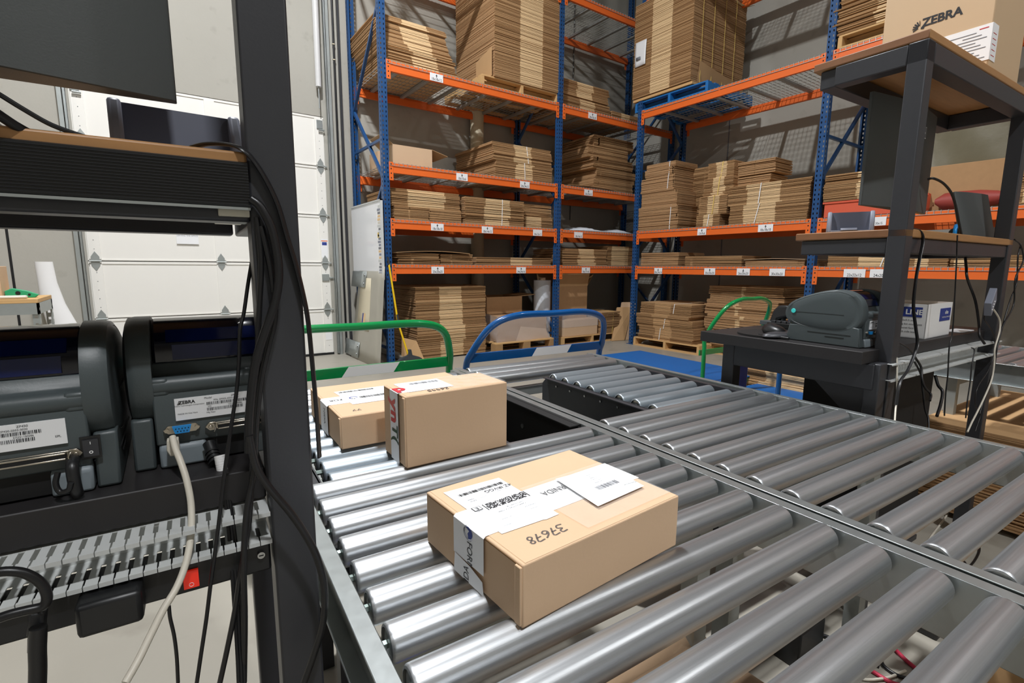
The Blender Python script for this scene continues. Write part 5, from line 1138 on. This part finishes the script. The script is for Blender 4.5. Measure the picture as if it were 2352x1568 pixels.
# ------------------------------------------------------------------ cables (near frame coordinates, metres)
CABLES = [
 ('flat black cable looping off the left shelf and hugging the black post', 'black_cable', 0.0052, 0.4, [(0.009,0.69,1.3084),(0.0214,0.671,1.3096),(0.0393,0.652,1.3078),(0.0527,0.633,1.3009),(0.0641,0.633,1.2891),(0.0758,0.633,1.268),(0.0854,0.633,1.2427),(0.0927,0.633,1.2092),(0.1002,0.633,1.1771),(0.1065,0.633,1.1414),(0.1102,0.633,1.1101),(0.1122,0.633,1.0622),(0.114,0.633,1.0075),(0.1148,0.633,0.94)]),
 ('thick black cable leaving the shelf light and curving down over the left post', 'black_cable', 0.0047, 1.0, [(0.0581,0.632,1.2487),(0.0663,0.6288,1.2411),(0.0752,0.6256,1.2201),(0.0793,0.6224,1.1915),(0.079,0.6192,1.1624),(0.0725,0.616,1.1335),(0.0595,0.6128,1.1002),(0.0497,0.6096,1.0721),(0.043,0.6064,1.0391),(0.0377,0.6032,1.0011),(0.0356,0.6,0.9724)]),
 ('thick black cable sweeping across the lower left post toward the conveyor', 'black_cable', 0.0042, 1.0, [(0.0369,0.6,0.9922),(0.0422,0.6,0.9533),(0.0546,0.6,0.9245),(0.0726,0.6,0.8933),(0.0876,0.6,0.8616),(0.0997,0.6,0.8268),(0.1063,0.6,0.784),(0.1025,0.6,0.7381),(0.0904,0.6,0.7013),(0.0764,0.6,0.6667)]),
 ('thin dashed black cable hanging freely from the shelf light past the right printer', 'black_cable', 0.0021, 1.0, [(0.0649,0.7,1.2426),(0.066,0.6937,1.224),(0.063,0.6875,1.2003),(0.0531,0.6812,1.156),(0.0456,0.675,1.12),(0.0398,0.6687,1.1001),(0.0361,0.6625,1.0647),(0.0307,0.6562,1.0298),(0.0243,0.65,1.0007),(0.0161,0.6437,0.9619),(0.0095,0.6375,0.9285),(0.0035,0.6312,0.8955),(-0.0036,0.625,0.858),(-0.0111,0.6187,0.8211),(-0.018,0.6125,0.7845),(-0.0257,0.6062,0.7489),(-0.032,0.6,0.7197)]),
 ('straight black cable running down the left edge of the black post', 'black_cable', 0.003, 1.0, [(0.0626,0.634,1.2296),(0.0639,0.6323,1.1817),(0.0589,0.6305,1.133),(0.0539,0.6288,1.0837),(0.0515,0.6271,1.0335),(0.0442,0.6254,0.9833),(0.0377,0.6236,0.9326),(0.0316,0.6219,0.8812),(0.0206,0.6202,0.831),(0.0104,0.6185,0.7804),(-0.0007,0.6167,0.7357),(-0.0109,0.615,0.6975)]),
 ('black cable behind the swept one, falling from the light to the floor', 'black_cable', 0.0034, 1.0, [(0.0663,0.633,1.2202),(0.0729,0.6307,1.172),(0.0742,0.6284,1.1226),(0.0639,0.6261,1.0832),(0.0537,0.6238,1.0441),(0.0459,0.6215,0.9945),(0.0403,0.6192,0.9442),(0.0294,0.6169,0.8948),(0.0225,0.6146,0.8334),(0.0191,0.6123,0.7697),(0.0129,0.61,0.6899)]),
 ('cream data cable from the printer plug falling over the wiring duct', 'cream', 0.0037, 1.0, [(-0.0383,0.716,0.9696),(-0.0358,0.703,0.9582),(-0.0313,0.69,0.9453),(-0.0268,0.677,0.9273),(-0.0241,0.664,0.9048),(-0.0248,0.651,0.8838),(-0.0279,0.638,0.8643),(-0.0336,0.625,0.8466),(-0.0425,0.612,0.8311),(-0.0546,0.599,0.8182),(-0.0664,0.586,0.8017),(-0.0762,0.573,0.7884),(-0.0863,0.56,0.7778)]),
 ('black cable of the white-sleeved bundle under the printer, nearest the printer', 'black_cable', 0.0021, 1.0, [(0.0091,0.7,0.939),(0.0102,0.6857,0.9154),(0.0109,0.6714,0.8813),(0.0113,0.6571,0.8425),(0.0107,0.6429,0.8049),(0.0098,0.6286,0.7628),(0.0089,0.6143,0.7275),(0.0075,0.6,0.7004)]),
 ('black cable of the white-sleeved bundle under the printer, in the middle', 'black_cable', 0.0021, 1.0, [(0.0104,0.7,0.9388),(0.0121,0.6857,0.915),(0.0135,0.6714,0.8806),(0.0145,0.6571,0.8415),(0.0139,0.6429,0.8038),(0.0129,0.6286,0.7616),(0.0119,0.6143,0.7262),(0.0105,0.6,0.6989)]),
 ('black cable of the white-sleeved bundle under the printer, on the right', 'black_cable', 0.0021, 1.0, [(0.0117,0.7,0.9385),(0.0141,0.6857,0.9145),(0.0161,0.6714,0.8799),(0.0177,0.6571,0.8405),(0.017,0.6429,0.8027),(0.016,0.6286,0.7603),(0.015,0.6143,0.7248),(0.0135,0.6,0.6974)]),
 ('thin black cord under the power strip beside the red switch', 'black_cable', 0.0018, 1.0, [(-0.0496,0.6,0.8197),(-0.0496,0.6,0.8054),(-0.0478,0.6,0.7841),(-0.0475,0.6,0.758),(-0.0487,0.6,0.7278)]),
 ('thick dark cable lying on the wood of the left shelf at the top left', 'black_cable', 0.0045, 1.0, [(-0.1399,0.62,1.3095),(-0.1344,0.629,1.3051),(-0.1259,0.638,1.2989),(-0.1151,0.647,1.2936),(-0.1031,0.656,1.2923),(-0.0933,0.665,1.2933)]),
 ('thin dark cable crossing the left shelf above the thick one', 'black_cable', 0.0022, 1.0, [(-0.1382,0.62,1.3256),(-0.1319,0.6258,1.3219),(-0.1174,0.6317,1.3125),(-0.1018,0.6375,1.3039),(-0.0815,0.6433,1.2982),(-0.0645,0.6492,1.2948),(-0.0501,0.655,1.2894)]),
 ('glossy black loop of cable at the lower left picture edge', 'black_cable', 0.0042, 1.0, [(-0.1725,0.58,0.9107),(-0.1589,0.5794,0.9088),(-0.148,0.5787,0.9029),(-0.139,0.5781,0.8906),(-0.1363,0.5775,0.877),(-0.14,0.5769,0.8692),(-0.1509,0.5762,0.8696),(-0.162,0.5756,0.8701),(-0.1758,0.575,0.8685)]),
 ('thick black power cord dropping from the block plug at the bottom left', 'black_cable', 0.0068, 1.0, [(-0.1476,0.588,0.8439),(-0.1501,0.5872,0.8231),(-0.1514,0.5865,0.8061),(-0.1531,0.5857,0.7901),(-0.1558,0.585,0.7681)]),
 ('short black cord ring below the left printer', 'black_cable', 0.0028, 1.0, [(-0.1394,0.684,0.958),(-0.1416,0.681,0.9474),(-0.1385,0.678,0.9381),(-0.1309,0.675,0.9399),(-0.1278,0.672,0.9486)]),
 ('black cable arching off the back of the right monitor and down past the desk', 'black_cable', 0.0045, 1.0, [(2.3616,0.82,1.5118),(2.3718,0.8036,1.5136),(2.4303,0.7873,1.4946),(2.4794,0.7709,1.4469),(2.5244,0.7545,1.342),(2.5444,0.7382,1.259),(2.5355,0.7218,1.1918),(2.5105,0.7055,1.142),(2.5685,0.6891,1.0577),(2.5805,0.6727,0.9732),(2.5485,0.6564,0.9258),(2.5579,0.64,0.8932)]),
 ('flat grey-black cable over the shelf edge right of the front station post', 'black_cable', 0.0055, 0.45, [(1.8813,0.68,1.3022),(1.9266,0.6727,1.2958),(1.9397,0.6655,1.2692),(1.912,0.6582,1.2149),(1.882,0.6509,1.1481),(1.8656,0.6436,1.0685),(1.8808,0.6364,1.0009),(1.8869,0.6291,0.9535),(1.8546,0.6218,0.9163),(1.7991,0.6145,0.8756),(1.7309,0.6073,0.845),(1.7046,0.6,0.7845)]),
 ('thin black cable hanging straight down between the two station posts', 'black_cable', 0.0022, 1.0, [(2.1992,0.66,1.2921),(2.2038,0.6543,1.2046),(2.2117,0.6486,1.086),(2.2161,0.6429,0.9653),(2.1863,0.6371,0.9072),(2.1877,0.6314,0.8159),(2.1728,0.6257,0.7492),(2.1688,0.62,0.6733)]),
 ('white data cable falling from the hub beside the rear station post', 'cream', 0.003, 1.0, [(2.6213,0.66,1.0408),(2.6752,0.654,1.0134),(2.7246,0.648,0.9767),(2.7197,0.642,0.9335),(2.6678,0.636,0.8677),(2.6613,0.63,0.8166),(2.6362,0.624,0.7499),(2.5588,0.618,0.691),(2.4747,0.612,0.6442),(2.4053,0.606,0.6145),(2.3496,0.6,0.589)]),
 ('cream cable behind the front station post', 'cream', 0.0026, 1.0, [(1.8753,0.68,0.9182),(1.8643,0.668,0.8873),(1.8463,0.656,0.8352),(1.8282,0.644,0.784),(1.7963,0.632,0.7496),(1.7675,0.62,0.716)]),
 ('grey cable from the shelf end down to the hub at the rear post', 'black_cable', 0.003, 1.0, [(2.8933,0.68,1.3014),(2.9638,0.6733,1.2764),(2.996,0.6667,1.213),(2.8966,0.66,1.1402),(2.8976,0.6533,1.0315),(2.7766,0.6467,0.9563),(2.6885,0.64,0.8919)]),
 ('grey cable outside the rear station post', 'black_cable', 0.0028, 1.0, [(2.9886,0.68,1.2863),(2.9417,0.6725,1.2306),(2.9452,0.665,1.1214),(2.8607,0.6575,1.0506),(2.7757,0.65,0.9291),(2.7221,0.6425,0.8624),(2.688,0.635,0.7776),(2.606,0.6275,0.7001),(2.5361,0.62,0.6241)]),
 ('black cable drooping from the duct end at the right station', 'black_cable', 0.0035, 1.0, [(1.8804,0.68,0.946),(1.9361,0.6686,0.9233),(1.9818,0.6571,0.885),(1.9948,0.6457,0.8565),(1.9779,0.6343,0.8242),(1.9762,0.6229,0.7977),(1.9936,0.6114,0.7762),(1.9564,0.6,0.7623)]),
 ('dark cord pair dropping under the middle of the right duct', 'black_cable', 0.005, 1.0, [(2.2346,0.68,0.7984),(2.2261,0.665,0.7655),(2.2249,0.65,0.7449),(2.17,0.635,0.7085),(2.1006,0.62,0.684)]),
 ('black cable passing under the duct to the conveyor edge', 'black_cable', 0.003, 1.0, [(1.9751,0.66,0.8779),(2.0052,0.648,0.8331),(2.0045,0.636,0.7767),(2.0037,0.624,0.7205),(2.0004,0.612,0.6945),(1.977,0.6,0.6649)]),
 ('thin black cable looping at the right end of the right duct', 'black_cable', 0.0022, 1.0, [(2.4855,0.66,0.8827),(2.4981,0.652,0.871),(2.463,0.644,0.8166),(2.4408,0.636,0.7534),(2.4091,0.628,0.6922),(2.3867,0.62,0.6305)]),
 ('thin grey cable beside the white data cable', 'black_cable', 0.0022, 1.0, [(2.6402,0.66,1.0316),(2.5637,0.655,0.9928),(2.6573,0.65,0.9366),(2.7109,0.645,0.8629),(2.6447,0.64,0.7813),(2.5266,0.635,0.7261),(2.5111,0.63,0.6602),(2.5669,0.625,0.6181),(2.5155,0.62,0.5575)]),
 ('pink cable on the floor visible between the nearest rollers', 'pink', 0.006, 1.0, [(1.6035,0.5812,0.006),(1.6016,0.5344,0.006),(1.6033,0.4914,0.006),(1.6348,0.4507,0.006)]),
 ('second pink cable on the floor near the black adapter', 'pink', 0.006, 1.0, [(1.7849,0.5844,0.006),(1.7603,0.5453,0.006),(1.737,0.5084,0.006),(1.7205,0.4701,0.006)]),
 ('black cable curling on the floor below the rollers', 'black_cable', 0.006, 1.0, [(1.4242,0.7325,0.006),(1.501,0.7489,0.006),(1.5838,0.7246,0.006),(1.6357,0.6834,0.006),(1.6304,0.6049,0.006),(1.6404,0.5388,0.006)]),
 ('another black cable crossing the floor beneath the right-hand rollers', 'black_cable', 0.005, 1.0, [(1.8552,0.575,0.006),(1.7641,0.5643,0.006),(1.6652,0.543,0.006),(1.6468,0.4971,0.006),(1.6714,0.4635,0.006)]),
 ('white cable on the floor among the black ones', 'cream', 0.004, 1.0, [(1.4475,0.7602,0.006),(1.4727,0.7191,0.006),(1.4865,0.6735,0.006),(1.5296,0.5605,0.006),(1.5997,0.5116,0.006),(1.6876,0.4905,0.006)]),
 ('white cable on the floor crossing below the right lane', 'cream', 0.004, 1.0, [(3.1691,0.8228,0.006),(2.9339,0.785,0.006),(2.6864,0.7544,0.006),(2.525,0.7316,0.006)]),
 ('dark cable loop on the floor below the right lane', 'black_cable', 0.004, 1.0, [(2.8291,0.6455,0.006),(2.7313,0.6047,0.006),(2.6102,0.5857,0.006),(2.5284,0.5832,0.006),(2.5522,0.6035,0.006)]),
]
frame(TH)
for lb, mt, r, flat, pts in CABLES:
    z = min(p[2] for p in pts)
    m = MB().use(mt); m.tube(pts, r, n=10, smooth=5, flat=flat)
    solo(m, 'data_cable' if mt != 'black_cable' else 'cable', lb, 'cable', smooth=60)
m = MB().use('white')
a, b = Vector((0.0088, 0.7, 0.9414)), Vector((0.0112, 0.69, 0.9136))
for k in range(11): c = a.lerp(b, k / 10.5); d = (b - a).normalized(); m.cyl(c, c + d * .0026, .0062, .0062, n=14); m.cyl(c + d * .0026, c + d * .0034, .0054, n=14)
solo(m, 'cable_sleeve', 'white spiral sleeve around the cable bundle under the right-hand left-station printer', 'cable sleeve')
m = MB().use('white'); m.tube([(-0.0558, 0.6845, 0.876), (-0.0689, 0.6949, 0.876), (-0.0836, 0.698, 0.876), (-0.0863, 0.6962, 0.876), (-0.0703, 0.684, 0.876), (-0.0577, 0.6809, 0.876), (-0.0568, 0.6874, 0.876)], .0011, n=6)
solo(m, 'cable_tie', 'white cable tie curled on the left wiring duct', 'cable tie')
# ------------------------------------------------------------------ groups of repeats
for o in list(COL.objects):
    if o.parent is None and o.get('label') and not o.get('group'):
        k = o.name.split('.')[0]
        g = {'carton_bundle': 'bundles of flattened cartons on the racks and pallets', 'carton_stack': 'loose stacks of flat cartons', 'carton_bale': 'big carton bales on the high shelves', 'wooden_pallet': 'wooden pallets',
             'platform_trolley': 'platform trolleys around the conveyors', 'label_printer': 'grey label printers', 'cable': 'black cables of the packing stations and the floor', 'data_cable': 'pale and coloured cables',
             'parcel': 'parcels on the left conveyor lane', 'roller_conveyor': 'galvanised roller conveyors', 'powered_roller_section': 'black roller sections', 'monitor': 'screens on the station shelves', 'packing_station': 'black packing stations',
             'pallet_rack': 'pallet racks', 'cardboard_sheet': 'loose cardboard sheets', 'label_tray': 'grey label trays', 'folded_carton': 'folded cartons leaning under the rack'}.get(k)
        if g: o['group'] = g
